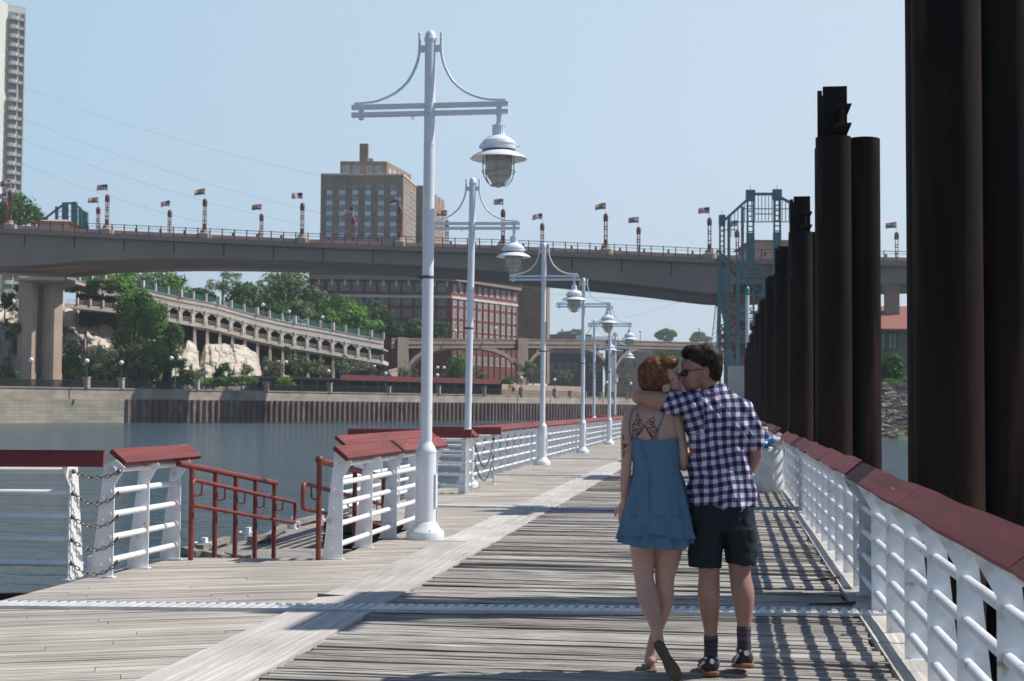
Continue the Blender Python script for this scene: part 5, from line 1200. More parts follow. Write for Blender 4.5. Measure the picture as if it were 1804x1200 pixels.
# globe lamps
def qlamp(px, yg, d, label, double=False, ybase=None, red=False):
    z0 = TOPZ; zg = W(px,yg,d).z
    if ybase: z0 = W(px,ybase,d).z
    p = WZ(px,d,z0); t = empty('globe_lamp', p); tag(t, label, 'street lamp', 'globe lamps of the far bank'); h = zg-z0; m = MB()
    m.tube([(0,0,0),(0,0,.3),(0,0,.35),(0,0,h-.25)],[.2,.18,.09,.07],8)
    if double: m.bar(-RH*.65+Vector((0,0,h-.55)), RH*.65+Vector((0,0,h-.55)), .09,.09)
    m.build('post', M['blackmetal'], t)
    for o_ in ((-.65,.65) if double else (0,)):
        g = MB(); g.ball((RH.x*o_,RH.y*o_,h),.34,14,10); g.build('globe', M['globe'], t)
for a in ((152,636,204,'first quay globe lamp from the left beyond the bridge pier'),(213,639,211,'second quay globe lamp from the left'),(468,649,234,'quay globe lamp right of the limestone outcrop'),(578,654,246,'quay globe lamp at the start of the red beam'),(679,658,258,'quay globe lamp left of the first harbour lamp pole'),(770,661,269,'quay globe lamp right of the first harbour lamp pole'),
  (918,666,291,'quay globe lamp left of the third harbour lamp pole'),(977,669,303,'quay globe lamp right of the third harbour lamp pole'),(1069,674,324,'quay globe lamp between the fourth and fifth harbour poles'),(1111,676,335,'last quay globe lamp next to the woman\'s head'),(54,634,201,'quay globe lamp in the slot of the bridge pier')): qlamp(a[0],a[1],a[2]+2,a[3])
for a in ((308,631,228,'double globe lamp in front of the wooded slope'),(497,638,258,'double globe lamp right of the outcrop'),(653,646,278,'double globe lamp where the ramp meets the arch bridge'),(776,648,290,'double globe lamp under the first arch')): qlamp(*a,double=True)
for a in ((463,537,262,'globe lamp on the ramp nearest the dark round tree',False,556),(509,549,266,'second globe lamp on the ramp fence',False,566),(568,559,272,'third globe lamp on the ramp fence',False,577),(802,583,312,'globe lamp on the arch bridge before the brick building',False,603),(873,578,322,'globe lamp on the arch bridge right of the second harbour lamp',False,603),
  (991,580,345,'globe lamp on the arch bridge between third and fourth harbour lamps',False,603),(1128,584,370,'globe lamp on the arch bridge left of the man',False,605),(1232,579,392,'globe lamp on the arch bridge left of the stair tower',False,605)): qlamp(*a)
# ---------------------------------------------------------------- right bank
M['riprap'] = mat('riprap_stone', (.27,.235,.20), (.14,.12,.11), .9, .9, bump=.6, bscale=3, rnd=.5)
m = MB(); r = random.Random(5)
for k in range(2400):
    px = r.uniform(1520,1660) if k < 700 else r.uniform(1660,2900); f_ = r.random(); d = 124+f_*20; z = -1.2+f_*5.2; c = WZ(px,d,z); s = r.uniform(.25,.55); n0 = len(m.v); m.col = r.uniform(.01,.98)
    v = [(c.x+s*x*r.uniform(.7,1.2), c.y+s*y*r.uniform(.7,1.2), c.z+s*zz*r.uniform(.5,.9)) for x,y,zz in ((-1,-1,-1),(1,-1,-1),(1,1,-1),(-1,1,-1),(-.7,-.7,1),(.8,-.6,1),(.6,.8,1),(-.7,.6,1))]
    m.add(v,[(0,3,2,1),(4,5,6,7),(0,1,5,4),(1,2,6,5),(2,3,7,6),(3,0,4,7)])
tag(m.build('riprap', M['riprap']), 'grey broken stone bank seen between the dark pile clusters', 'riprap', kind='stuff')
m = MB(); m.add([WZ(1480,122,-1.5),WZ(3000,122,-1.5),WZ(3000,145,4.0),WZ(1480,145,4.0)],[(0,1,2,3)]); m.add([WZ(1480,145,4.0),WZ(3000,145,4.0),WZ(3000,430,6.5),WZ(1900,430,6.5),WZ(1330,230,5.5)],[(0,1,2,3,4)]); struct('right_bank', m, M['grass'])
bush(1572,694,668,60,146,'lite','bright low bush above the riprap between the pile clusters',800,.3); bush(1568,682,622,66,152,'dark','dark bush in front of the boathouse wall',1200,.35); bush(1345,700,640,24,160,'olive','small bush beside the concrete base of the stair tower',500,.3)
for q_,(px,yb,yt,wd,d,k,n) in enumerate(((1740,670,560,150,190,'mid',2200),(1880,672,540,190,200,'dark',2600),(2060,672,570,160,195,'olive',2000),(2230,672,550,190,205,'mid',2400))):
    tree(px,yb,yt,wd,d,k,['green tree on the right bank nearest the boathouse, behind the piles','dark tallest tree on the right bank beyond the piles','broad olive tree on the right bank beyond the piles','farthest right green tree on the right bank'][q_],n,.7,cb=yb-14,group='riverbank trees behind the piles')
t = rootat(WZ(1540,176,5),'boathouse'); tag(t,'grey-green boathouse with red tiled roof between the pile clusters','building')
d = 176; a0,a1 = WZ(1510,d,5),WZ(1680,d,5); ze = W(1570,580,d).z; zr = W(1570,545,d).z
rbox('wall',a0,a1-a0,FH*12,4.5,ze,mat('greenish_siding',(.13,.15,.13),(.10,.12,.11),.4,.8),t)
m = MB(); A_,B_ = Vector((a0.x,a0.y,ze))-FH*1.0-RH*1,Vector((a1.x,a1.y,ze))-FH*1.0+RH*1; C_,D_ = B_+FH*8+Vector((0,0,zr-ze+.9)),A_+FH*8+Vector((0,0,zr-ze+.9)); m.add([A_,B_,C_,D_,A_-Vector((0,0,.25)),B_-Vector((0,0,.25))],[(0,1,2,3),(4,5,1,0)]); part(m,'roof',M['tile'],t)
windows(t,a0,a1-a0,-FH,[(x-1510)*d/F for x in (1553,1573,1610,1640)],[W(1570,616,d).z],1.0,2.0,M['pane'],frame=M['darkblue'])
p = W(1572,545,180); m = MB(); m.box((p.x-.9,p.y,p.z-2),(p.x+.9,p.y+1.2,W(1572,508,180).z)); 
for k in range(5): m.box((p.x-.95+k*.42,p.y-.1,W(1572,508,180).z),(p.x-.75+k*.42,p.y+1.2,W(1572,508,180).z+.4))
part(m,'chimney',M['conc_d'],t)
# distant shore blocks right of the stair tower base
# ---------------------------------------------------------------- summer haze
hm = bpy.data.materials.new('haze_air'); hm.use_nodes = True; N = hm.node_tree.nodes; L = hm.node_tree.links; N.remove(N['Principled BSDF'])
pv = N.new('ShaderNodeVolumePrincipled'); pv.inputs['Color'].default_value = (.80,.88,.97,1); pv.inputs['Density'].default_value = .00028; pv.inputs['Anisotropy'].default_value = .3
L.new(pv.outputs[0], N['Material Output'].inputs['Volume'])
m = MB(); m.box((-1150,-160,-3.2),(1150,1520,150)); tag(m.build('haze', hm), 'thin bluish summer haze over the river', 'haze', kind='stuff')
# ================================================================ the couple
from mathutils.bvhtree import BVHTree
PD = 8.12; PX = PD/F                       # depth of the pair, metres per photo pixel there
UP = Vector((0,0,1))
def Q(px, py, b=0.0): return W(px, py, PD)+FH*b
def loft(m, rows, n=48, ex=2.3, wave=None, caps=True, smooth=True):
    v = []; f = []
    for i,(xl,xr,py,dr,dc) in enumerate(rows):
        c = Q((xl+xr)/2, py, dc); hw = (xr-xl)/2*PX
        for k in range(n):
            a = 2*PI*k/n; ca, sa = math.cos(a), math.sin(a); x = math.copysign(abs(ca)**(2/ex), ca)*hw; y = math.copysign(abs(sa)**(2/ex), sa)*dr
            s = 1.0; dz = 0
            if wave: s, dz = wave(i, a, k)
            v.append(c+RH*x*s+FH*y*s+UP*dz)
    for i in range(len(rows)-1):
        for k in range(n): f.append((i*n+k,(i+1)*n+k,(i+1)*n+(k+1)%n,i*n+(k+1)%n))
    if caps: f.append(tuple(range(n))); f.append(tuple(range((len(rows)-1)*n, len(rows)*n))[::-1])
    m.add(v, f, smooth); return m
def dense(rows, k=4):
    """Catmull-Rom refinement of loft rows"""
    out = []; n = len(rows)
    for i in range(n-1):
        p0,p1,p2,p3 = rows[max(i-1,0)],rows[i],rows[i+1],rows[min(i+2,n-1)]
        for j in range(k):
            t = j/k; out.append(tuple(.5*((2*b)+(c-a)*t+(2*a-5*b+4*c-d)*t*t+(-a+3*b-3*c+d)*t**3) for a,b,c,d in zip(p0,p1,p2,p3)))
    out.append(rows[-1]); return out
def limbs(m, pts, n=20, k=4):
    """pts: (px, py, depth, radius in photo pixels)"""
    p = dense(pts, k); P3 = [Q(a[0],a[1],a[2]) for a in p]; rr = [a[3]*PX for a in p]; m.tube(P3, rr, n); m.ball(P3[0], rr[0], 16, 10); m.ball(P3[-1], rr[-1], 16, 10); return m
def ell(m, px, py, b, rx, ry, rz, rot=0.0, n=24, tilt=0.0):
    """ellipsoid: rx across, ry deep, rz up (photo pixels); rot = clockwise tilt in the picture plane"""
    c = Q(px,py,b); A = RH*math.cos(rot)-UP*math.sin(rot); B = RH*math.sin(rot)+UP*math.cos(rot); v = []; f = []; h = n//2
    D_ = FH*math.cos(tilt)+A*math.sin(tilt); A = A*math.cos(tilt)-FH*math.sin(tilt)
    for i in range(h+1):
        th = PI*i/h
        for k in range(n): ph = 2*PI*k/n; v.append(c+A*(rx*PX*math.sin(th)*math.cos(ph))+D_*(ry*PX*math.sin(th)*math.sin(ph))+B*(rz*PX*math.cos(th)))
    for i in range(h):
        for k in range(n): f.append((i*n+k,(i+1)*n+k,(i+1)*n+(k+1)%n,i*n+(k+1)%n))
    m.add(v,f,True); return m
def fuse(m, name, mt, parent, off, voxel=.006, it=5, disp=None, fac=.5):
    me = m.mesh('tmp', mt, off); o = bpy.data.objects.new('tmp', me); C.objects.link(o)
    r_ = o.modifiers.new('r','REMESH'); r_.mode = 'VOXEL'; r_.voxel_size = voxel
    if it: s_ = o.modifiers.new('s','SMOOTH'); s_.factor = fac; s_.iterations = it
    dg = bpy.context.evaluated_depsgraph_get(); dg.update(); nm = bpy.data.meshes.new_from_object(o.evaluated_get(dg)); bpy.data.objects.remove(o); nm.name = name
    if disp:
        nr = [v.normal.copy() for v in nm.vertices]
        for v, n in zip(nm.vertices, nr): v.co += n*disp(v.co+Vector(off), n)
    nm.materials.clear(); nm.materials.append(mt); nm.polygons.foreach_set('use_smooth', [True]*len(nm.polygons)); nm.update()
    o = bpy.data.objects.new(name, nm); C.objects.link(o); setp(o, parent) if parent else None; return o
def hand(m, wrist, direc, palmn, curl=.5, L_=.185, side=1):
    """palm and five bent fingers; direc = where the fingers point, palmn = palm normal, side = thumb side"""
    d = direc.normalized(); n = (palmn-d*palmn.dot(d)).normalized(); s = d.cross(n)*side
    pl = L_*.5; c = wrist+d*pl*.5
    for t_ in (-.30,-.1,.1,.30): m.tube([wrist+s*t_*.055, wrist+d*pl+s*t_*.078*1.25], [.015,.0125], 10); 
    m.ball(wrist, .024, 12, 8)
    for i,(t_,ln) in enumerate(((.42,.88),(.15,1.0),(-.13,.94),(-.40,.74))):
        p = wrist+d*pl*.95+s*t_*.08; pts = [p]; a = 0; dd = d.copy()
        for seg in (.45,.30,.25):
            a += curl*(.75+.1*i); dd = d*math.cos(a)+n*math.sin(a); pts.append(pts[-1]+dd*L_*.5*ln*seg)
        m.tube(pts, [.0098,.0092,.0084,.0072], 10); m.ball(pts[-1], .0072, 10, 6)
    p = wrist+d*pl*.28+s*.026; q = p+(s*.75+d*.7+n*.25).normalized()*.042; r_ = q+(s*.25+d*.9+n*.35).normalized()*.034; m.tube([p,q,r_], [.013,.011,.009], 10); m.ball(r_,.009,10,6)
def facing(o_name, m): pass
SK = mat('fair_skin', (.47,.30,.245), (.40,.23,.19), 5, .48, bump=.12, bscale=60, dist=.002, spec=.35)
SKM = mat('warm_skin', (.37,.215,.165), (.30,.16,.12), 6, .5, bump=.15, bscale=70, dist=.002, spec=.35)
for sk in (SK, SKM):
    b = sk.node_tree.nodes['Principled BSDF']; b.inputs['Subsurface Weight'].default_value = .12; b.inputs['Subsurface Radius'].default_value = (.02,.008,.005); b.inputs['Subsurface Scale'].default_value = .5
def gingham():
    m = bpy.data.materials.new('gingham_cotton'); m.use_nodes = True; N = m.node_tree.nodes; L = m.node_tree.links; b = N['Principled BSDF']; b.inputs['Roughness'].default_value = .85; b.inputs['Specular IOR Level'].default_value = .2
    uv = N.new('ShaderNodeAttribute'); uv.attribute_name = 'weave'; sp = N.new('ShaderNodeSeparateXYZ'); L.new(uv.outputs['Vector'], sp.inputs[0]); st = []
    for ax in (0,1):
        w_ = N.new('ShaderNodeMath'); w_.operation = 'MULTIPLY'; w_.inputs[1].default_value = 1/.050; L.new(sp.outputs[ax], w_.inputs[0])
        fr_ = N.new('ShaderNodeMath'); fr_.operation = 'FRACT'; L.new(w_.outputs[0], fr_.inputs[0]); g = N.new('ShaderNodeMath'); g.operation = 'GREATER_THAN'; g.inputs[1].default_value = .5; L.new(fr_.outputs[0], g.inputs[0]); st.append(g)
    ad = N.new('ShaderNodeMath'); L.new(st[0].outputs[0], ad.inputs[0]); L.new(st[1].outputs[0], ad.inputs[1]); hf = N.new('ShaderNodeMath'); hf.operation = 'MULTIPLY'; hf.inputs[1].default_value = .5; L.new(ad.outputs[0], hf.inputs[0])
    cr = N.new('ShaderNodeValToRGB'); cr.color_ramp.interpolation = 'CONSTANT'; e = cr.color_ramp.elements; e[0].position = 0; e[0].color = (.60,.49,.59,1); e[1].position = .75; e[1].color = (.012,.018,.060,1); q = e.new(.25); q.color = (.12,.125,.22,1)
    L.new(hf.outputs[0], cr.inputs[0]); L.new(cr.outputs[0], b.inputs['Base Color'])
    n = N.new('ShaderNodeTexNoise'); n.inputs['Scale'].default_value = 28; tc = N.new('ShaderNodeTexCoord'); L.new(tc.outputs['Object'], n.inputs['Vector']); bp = N.new('ShaderNodeBump'); bp.inputs['Strength'].default_value = .35; bp.inputs['Distance'].default_value = .006; L.new(n.outputs[0], bp.inputs['Height']); L.new(bp.outputs[0], b.inputs['Normal'])
    return m
GING = gingham()
DEN = mat('dusty_blue_cotton', (.105,.188,.285), (.082,.155,.245), 60, .85, bump=.9, bscale=110, dist=.004, spec=.15)
NAVY = mat('dark_navy_twill', (.008,.014,.020), (.012,.020,.026), 8, .8, bump=.3, bscale=60, dist=.003, spec=.25)
SOCK = mat('striped_sock', (.045,.030,.055), (.10,.075,.10), 1.0, .9, bump=.5, bscale=90, stretch=(.1,.1,40), detail=1, lo=.45, hi=.55)
BLK = mat('black_suede', (.012,.012,.014), (.02,.02,.022), 20, .7, bump=.2, bscale=120); GUM = mat('gum_sole', (.20,.085,.035), rough=.6); WHT = mat('white_leather', (.75,.75,.74), rough=.45)
SOLE = mat('sandal_sole', (.045,.038,.033), (.07,.06,.05), 30, .75, bump=.4, bscale=150); TANL = mat('tan_insole', (.16,.09,.06), rough=.6)
HBR = mat('dark_brown_hair', (.012,.007,.006), (.030,.018,.013), 30, .55, spec=.22, rnd=.7); HAU = mat('auburn_hair', (.10,.034,.015), (.19,.072,.030), 26, .45, spec=.35, rnd=.6)
INK = mat('tattoo_ink', (.02,.022,.028), rough=.6); LENSB = mat('black_lens', (.004,.004,.006), rough=.08); FRM = mat('dark_frame', (.02,.016,.014), rough=.3); LIP = mat('lips', (.42,.13,.12), rough=.4)
def locks(name, mt, parent, root, hc, flow, count, wd, seed, step=.008, n=6, ok=lambda x,y,z: True, lift=.0022, wild=.25):
    """hair locks combed over the hair's own surface along a flow field"""
    r = random.Random(seed); m = MB(); me = parent.data; V = [v.co+root for v in me.vertices]; bv = BVHTree.FromPolygons([tuple(v) for v in V], [tuple(p.vertices) for p in me.polygons])
    for i in range(count):
        p = V[r.randrange(len(V))].copy(); q = p-hc
        if not ok(q.dot(RH)/PX, q.dot(FH)/PX, q.z/PX): continue
        pts = []; jit = Vector((r.uniform(-1,1),r.uniform(-1,1),r.uniform(-1,1)))*wild; k = n+r.randrange(3)
        for j in range(k):
            h = bv.find_nearest(p); nr = h[1]; p = h[0]+nr*(lift*(.3+1.3*math.sin(PI*min(1,(j+.5)/k)))+(.004*r.random()*wild*(j == k-1))); pts.append((p.copy(), nr))
            q = p-hc; d = flow(q.dot(RH), q.dot(FH), q.z)+jit; d = d-nr*d.dot(nr)
            if d.length < 1e-5: break
            p = p+d.normalized()*step
        if len(pts) < 3: continue
        w0 = wd*r.uniform(.6,1.3); vs = []; m.col = min(.98,max(.02,r.random())); kk = len(pts)
        for j,(c,nr) in enumerate(pts):
            t_ = (pts[min(j+1,kk-1)][0]-pts[max(j-1,0)][0]).normalized(); sd = t_.cross(nr).normalized(); u_ = j/(kk-1); q = w0*(min(1,.45+u_*2)*(1-u_**3*.95))*.5; vs += [c-sd*q-nr*.0008, c+nr*q*.55, c+sd*q-nr*.0008]
        m.add(vs, [(3*j+k2,3*j+k2+1,3*j+k2+4,3*j+k2+3) for j in range(kk-1) for k2 in (0,1)], True)
    return m.build(name, mt, parent, off=root)
# ---------------------------------------------------------------- man
mo = Gd(1280,1182); man = empty('person', mo); tag(man, 'man in navy and pink gingham shirt and dark shorts, arm around the woman, kissing her', 'person')
m = MB()
loft(m, dense([(1236,1278,688,.060,.03),(1222,1300,700,.075,.02),(1218,1310,716,.085,.0),(1214,1310,745,.095,-.005),(1214,1312,790,.105,-.005),(1217,1314,840,.10,.0),(1220,1322,880,.10,.0),(1222,1322,905,.10,.0)],3))
limbs(m, [(1240,664,.0,15),(1252,680,.01,16),(1258,694,.02,18)])                          # neck
ell(m,1237,641,0,31,26,30,rot=-.1); ell(m,1245,648,.0,25,25,24); ell(m,1222,658,0,19,20,26,rot=.12); ell(m,1219,676,0,15,16,12,rot=.35); ell(m,1213,683,0,8,9,7)   # skull, face, jaw, chin
ell(m,1206,640,0,6,14,9); ell(m,1205,649,0,5,13,3.5); limbs(m,[(1205,650,-.004,3.2),(1200,660,-.006,4.2),(1201,664,-.006,4.4)],12,3); ell(m,1206,673,0,4,7,2.6); ell(m,1207,678,0,4,7,2.4); ell(m,1214,664,-.03,8,6,8)
limbs(m, [(1230,714,0,18),(1206,712,-.02,18),(1180,709,-.04,17.5),(1150,704,-.05,15.5),(1132,700,-.045,12.5),(1124,699,-.02,11.5),(1128,700,.04,12.5),(1145,703,.11,12),(1165,708,.19,9.5),(1176,711,.22,8)])
hand(m, Q(1178,712,.225), RH*.8-UP*.5+FH*.1, -FH, .35, .19, 1)
limbs(m, [(1303,722,0,16),(1316,750,-.01,15),(1326,776,-.01,14),(1331,795,0,12.5),(1329,806,.02,12.5),(1324,822,.07,12),(1316,840,.13,9.5),(1311,850,.16,8)])
hand(m, Q(1309,854,.17), -UP*.85-RH*.35+FH*.1, -FH, .25, .19, -1)
for (kx, P_) in ((0,[(1248,930,.0,27),(1248,975,.0,22),(1249,1003,.0,19),(1249,1020,-.005,18.5),(1248,1045,-.012,19.5),(1250,1075,-.005,17),(1252,1105,.005,12.5),(1253,1130,.012,10.5),(1253,1160,.015,11)]),
                 (1,[(1302,930,.0,27),(1303,975,.0,22),(1303,1000,.0,19.5),(1304,1018,-.01,19),(1307,1042,-.03,20),(1309,1068,-.03,17),(1309,1095,-.03,12.5),(1309,1115,-.03,10.5),(1310,1140,-.03,11)])): limbs(m, P_)
ell(m,1250,1168,.06,11,30,8); ell(m,1310,1150,.05,11,28,8,)
body = fuse(m, 'body', SKM, man, mo, .0055, 4)
m = MB(); ell(m,1240,657,-.078,5.5,2.5,9,rot=-.15); ell(m,1239,653,-.081,4.4,2,4.6); ell(m,1239,666,-.079,3,2,3)
c = Q(1240,657,-.084)
m.tube([c+RH*PX*5.5*math.sin(a)*(1 if a < 3 else .6)+UP*PX*9.5*math.cos(a) for a in [k*.33 for k in range(15)]], .0032, 6); fuse(m,'ear',SKM,body,mo,.0022,2)
m = MB(); ell(m,1204,676,0,2.6,5,3.2); m.build('lips', LIP, body, off=mo)
# shirt
def warp_attr(o, off, rotf):
    me = o.data; at = me.attributes.new('weave','FLOAT_VECTOR','POINT'); buf = []
    for v in me.vertices:
        p = v.co+Vector(off); buf += rotf(p)
    at.data.foreach_set('vector', buf)
m = MB()
loft(m, dense([(1240,1276,684,.065,.03),(1226,1297,692,.085,.02),(1213,1316,704,.105,.0),(1206,1326,720,.122,-.005),(1205,1327,745,.13,-.01),(1209,1321,775,.128,-.01),(1212,1320,805,.125,-.005),(1212,1323,835,.128,0),(1208,1328,862,.135,0),(1207,1331,880,.14,0),(1210,1331,890,.138,0)],4), ex=2.4)
m2 = MB()
loft(m, [(1214,1322,868,.137,0),(1236,1331,886,.14,0),(1252,1330,893,.13,0)], ex=2.4)
limbs(m, [(1236,712,0,25),(1215,711,-.02,24),(1195,711,-.03,21.5),(1180,711,-.038,19.5),(1173,711,-.04,19)],24)
limbs(m, [(1308,722,0,23),(1318,742,-.01,21),(1325,762,-.012,18.5),(1328,776,-.012,17)],24)
def folds(p, n):
    q = Vector(((p-mo).dot(RH),(p-mo).dot(FH),p.z)); s = q.z*.75+q.x*.9; t_ = q.x*.75-q.z*.9
    f1 = noise.noise(Vector((s*9,t_*2.6,q.y*3))); f2 = noise.noise(Vector((s*21+4,t_*6,q.y*6))); ridge = 1-abs(f1)*2.6; low = max(0,min(1,(1.5-q.z)/.6))
    pull = math.exp(-((q.x+.14)**2+(q.z-1.47)**2)/.02)*math.sin(s*95)*.0045
    big = noise.noise(Vector((s*4.5+2,t_*1.6,q.y*2))); return .018*ridge*(.5+.7*low)+.008*f2+pull*1.6+.012*big-.006
shirt = fuse(m, 'shirt', GING, man, mo, .0055, 6, folds)
def weave(p):
    q = p-mo; x = q.dot(RH); y = q.dot(FH); z = q.z
    ang = math.atan2(x-.06+.0, -y+.0001) if abs(x-.02) < .17 else 0
    u_ = x+.055*max(0,abs(x-.03)-.10)*0+ (-y if False else 0)
    w_ = Vector((x*6,z*6,0)); u_ += .016*noise.noise(w_*.7)+.006*noise.noise(w_*2.6); v_ = z+.018*noise.noise(w_*.7+Vector((9,3,1)))+.007*noise.noise(w_*2.4+Vector((3,8,1)))+.10*(x-.02)**2*3
    if p.z > 0 and x < -.16 and z > 1.36: u_, v_ = x*.97+.25*z, z*.97-.25*x
    if x > .13: u_ = x-.6*y*0; 
    r = .06; return [u_*math.cos(r)+v_*math.sin(r), v_*math.cos(r)-u_*math.sin(r), 0]
warp_attr(shirt, mo, weave)
m = MB()     # collar
loft(m, dense([(1238,1279,690,.075,.02),(1237,1280,682,.068,.025),(1240,1280,676,.062,.03),(1238,1281,680,.074,.028),(1236,1283,689,.082,.02)],3), n=40, caps=False, ex=2.2); col = m.build('collar', GING, shirt, off=mo); warp_attr(col, mo, weave)
m = MB(); limbs(m,[(1177,711,-.04,19.6),(1173,711,-.0405,19.8)],24,2); hem = m.build('cuff', GING, shirt, off=mo); warp_attr(hem, mo, weave)
m = MB(); limbs(m,[(1327,773,-.012,17.6),(1328.5,779,-.012,17.8)],24,2); hem = m.build('cuff', GING, shirt, off=mo); warp_attr(hem, mo, weave)
# shorts
m = MB()
loft(m, dense([(1216,1328,872,.118,0),(1214,1331,905,.125,0),(1213,1332,935,.128,0)],3))
loft(m, dense([(1213,1276,930,.115,0),(1212,1273,960,.105,0),(1213,1270,985,.098,0),(1213.5,1270,998,.096,0)],3)); loft(m, dense([(1270,1332,930,.115,0),(1275,1332,960,.105,0),(1278,1331,982,.098,-.01),(1279,1329,993,.096,-.01)],3))
def sfold(p, n):
    q = p-mo; x = q.dot(RH); return .012*noise.noise(Vector((x*11,q.z*4,q.dot(FH)*8)))+.006*noise.noise(Vector((x*30,q.z*22,3)))
shorts = fuse(m, 'shorts', NAVY, man, mo, .006, 3, sfold)
m = MB(); m.tube([Q(1273+2*math.sin(k*.5),893+k*6,-.132+.004*(k>6)) for k in range(9)], .0028, 6); m.build('seam', NAVY, shorts, off=mo)
# socks and sneakers
for (a,b_,d0,ys) in ((1253,1253,.012,(1122,1160)),(1309,1310,-.03,(1104,1145))):
    m = MB(); limbs(m, [(a,ys[0],d0,12.2),(a,ys[0]+5,d0,12.6),(a,(ys[0]+ys[1])/2,d0,11.8),(b_,ys[1],d0,12.5)],20,3); m.build('sock', SOCK, man, off=mo)
def sneaker(px, py, b, pitch, lbl=None):
    """heel towards the camera; pitch lifts the heel about the toe"""
    t = MB(); so_ = MB(); wh = MB(); base = Q(px,py,b); f = FH*math.cos(pitch)-UP*math.sin(pitch); u = UP*math.cos(pitch)+FH*math.sin(pitch)
    def sec(y, w_, z0, z1, m, n=18, e=2.6):
        c = base+f*y+u*(z0+z1)/2; return [c+RH*math.copysign(abs(math.cos(2*PI*k/n))**(2/e),math.cos(2*PI*k/n))*w_+u*math.copysign(abs(math.sin(2*PI*k/n))**(2/e),math.sin(2*PI*k/n))*(z1-z0)/2 for k in range(n)]
    def skin_(rings, m):
        n = len(rings[0]); v = [p for r in rings for p in r]; f_ = [(i*n+k,i*n+(k+1)%n,(i+1)*n+(k+1)%n,(i+1)*n+k) for i in range(len(rings)-1) for k in range(n)]; m.add(v,f_+[tuple(range(n))[::-1],tuple(range((len(rings)-1)*n,len(rings)*n))],True)
    skin_([sec(y,w_,z0,z1,t) for y,w_,z0,z1 in ((-.012,.018,.03,.075),(-.004,.036,.024,.098),(.03,.042,.022,.102),(.08,.042,.022,.095),(.14,.046,.022,.082),(.20,.051,.022,.064),(.255,.044,.022,.048),(.283,.02,.022,.036))], t)
    skin_([sec(y,w_,z0,z1,so_,e=4) for y,w_,z0,z1 in ((-.02,.022,.004,.026),(-.012,.042,.0,.030),(.04,.047,.0,.030),(.12,.045,.002,.027),(.20,.054,.0,.027),(.26,.046,.004,.026),(.29,.02,.01,.024))], so_)
    s = t.build('sneaker', BLK, man, off=mo); so_.build('sole', GUM, s, off=mo)
    c = base+u*.085-f*.014; r = MB(); 
    v = [c+RH*.013*math.cos(k*PI/7)+u*.015*math.sin(k*PI/7)-f*.005 for k in range(14)]; r.add(v,[tuple(range(14))]); r.add(v+[q+f*.01 for q in v],[(k,(k+1)%14,14+(k+1)%14,14+k) for k in range(14)]); r.build('heel_badge', WHT, s, off=mo)
    for sd in (-1,1):
        q = MB(); pts = [base+RH*sd*(.0405+.0035*k)+f*(.012+.03*k)+u*(.075-.014*k+.004*(k==2)) for k in range(5)]; q.tube(pts,[.008,.0075,.007,.006,.004],8); q.build('side_stripe', WHT, s, off=mo)
        q = MB(); q.tube([base+RH*sd*.03+f*(.0+.02*k)+u*(.100-.003*k) for k in range(4)], .0045, 6); q.build('collar_trim', WHT, s, off=mo)
    return s
sneaker(1250,1186,-.09,0); sneaker(1310,1172.5,-.10,.16)
# hair
hc = Q(1240,640,0)
m = MB(); ell(m,1241,634,.0,31,28.5,26,rot=.05); ell(m,1252,645,.0,20,27,24); ell(m,1258,655,.0,12,22,17); ell(m,1222,622,.0,20,22,13,rot=-.2)
hair = fuse(m,'hair',HBR,man,mo,.006,3,lambda p,n: .004*noise.noise((p-mo)*24)+.0015*noise.noise((p-mo)*80))
mflow = lambda x,y,z: (RH*z*1.2-UP*x-FH*y*.2) if x > -.02 else (RH*.5+UP*.7-FH*y)
locks('locks',HBR,hair,mo,hc,mflow,3400,.0036,3,wild=.016,lift=.003)
locks('loose_locks',HBR,hair,mo,hc,mflow,200,.0032,4,wild=.05,lift=.008,ok=lambda x,y,z: z > 5)
# sunglasses: worn, so a part of the person
m = MB(); z0 = Q(1234,651,-.078); m.tube([z0,Q(1222,652.5,-.077),Q(1210,654.5,-.068)],.0028,6); m.tube([Q(1210,653,-.07),Q(1203,654,-.04),Q(1201,654,-.0),Q(1203,654,.05)],.003,6); g = m.build('sunglasses', FRM, man, off=mo)
m = MB(); ell(m,1204.5,658,-.050,5.8,4.5,5.6,tilt=-.5); ell(m,1201,658.5,-.025,3,7,5); m.build('lens', LENSB, g, off=mo)
# ---------------------------------------------------------------- woman
wo_ = Gd(1155,1176); wom = empty('person', wo_); tag(wom, 'woman in short blue strappy dress with butterfly back tattoo, kissing the man', 'person')
m = MB()
loft(m, dense([(1131,1168,704,.055,.02),(1120,1180,716,.065,.015),(1109,1190,729,.080,.005),(1107,1195,745,.088,0),(1110,1196,770,.09,0),(1114,1195,800,.088,0),(1118,1194,826,.082,.0),(1112,1204,860,.098,-.005),(1106,1212,900,.112,-.01),(1108,1210,935,.11,-.01)],3), ex=2.2)
limbs(m, [(1160,675,.02,13),(1154,692,.015,13.5),(1150,706,.01,17)])
ell(m,1160,657,0,29,25,27,rot=-.35); ell(m,1180,664,0,15,19,24,rot=-.5); ell(m,1186,681,0,13,14,9.5,rot=.1); ell(m,1196,684,0,6,8,6); ell(m,1187,650,0,7,13,9,rot=-.3)
limbs(m,[(1192,658,-.002,2.8),(1199,667,-.003,3.8),(1199,669,-.003,3.8)],12,3); ell(m,1200,675,0,3.5,6,2.4); ell(m,1200,679,0,3.5,6,2.2); ell(m,1184,672,-.03,9,7,8)
limbs(m, [(1118,733,0,16),(1110,745,0,15),(1105,775,0,11.5),(1104,805,-.005,10),(1103,825,-.005,9.3),(1102,845,.0,9.5),(1101,868,.012,7.6),(1101,885,.025,6.4)])
hand(m, Q(1101,888,.028), -UP+RH*.05+FH*.25, FH+RH*.4, .30, .165, -1)
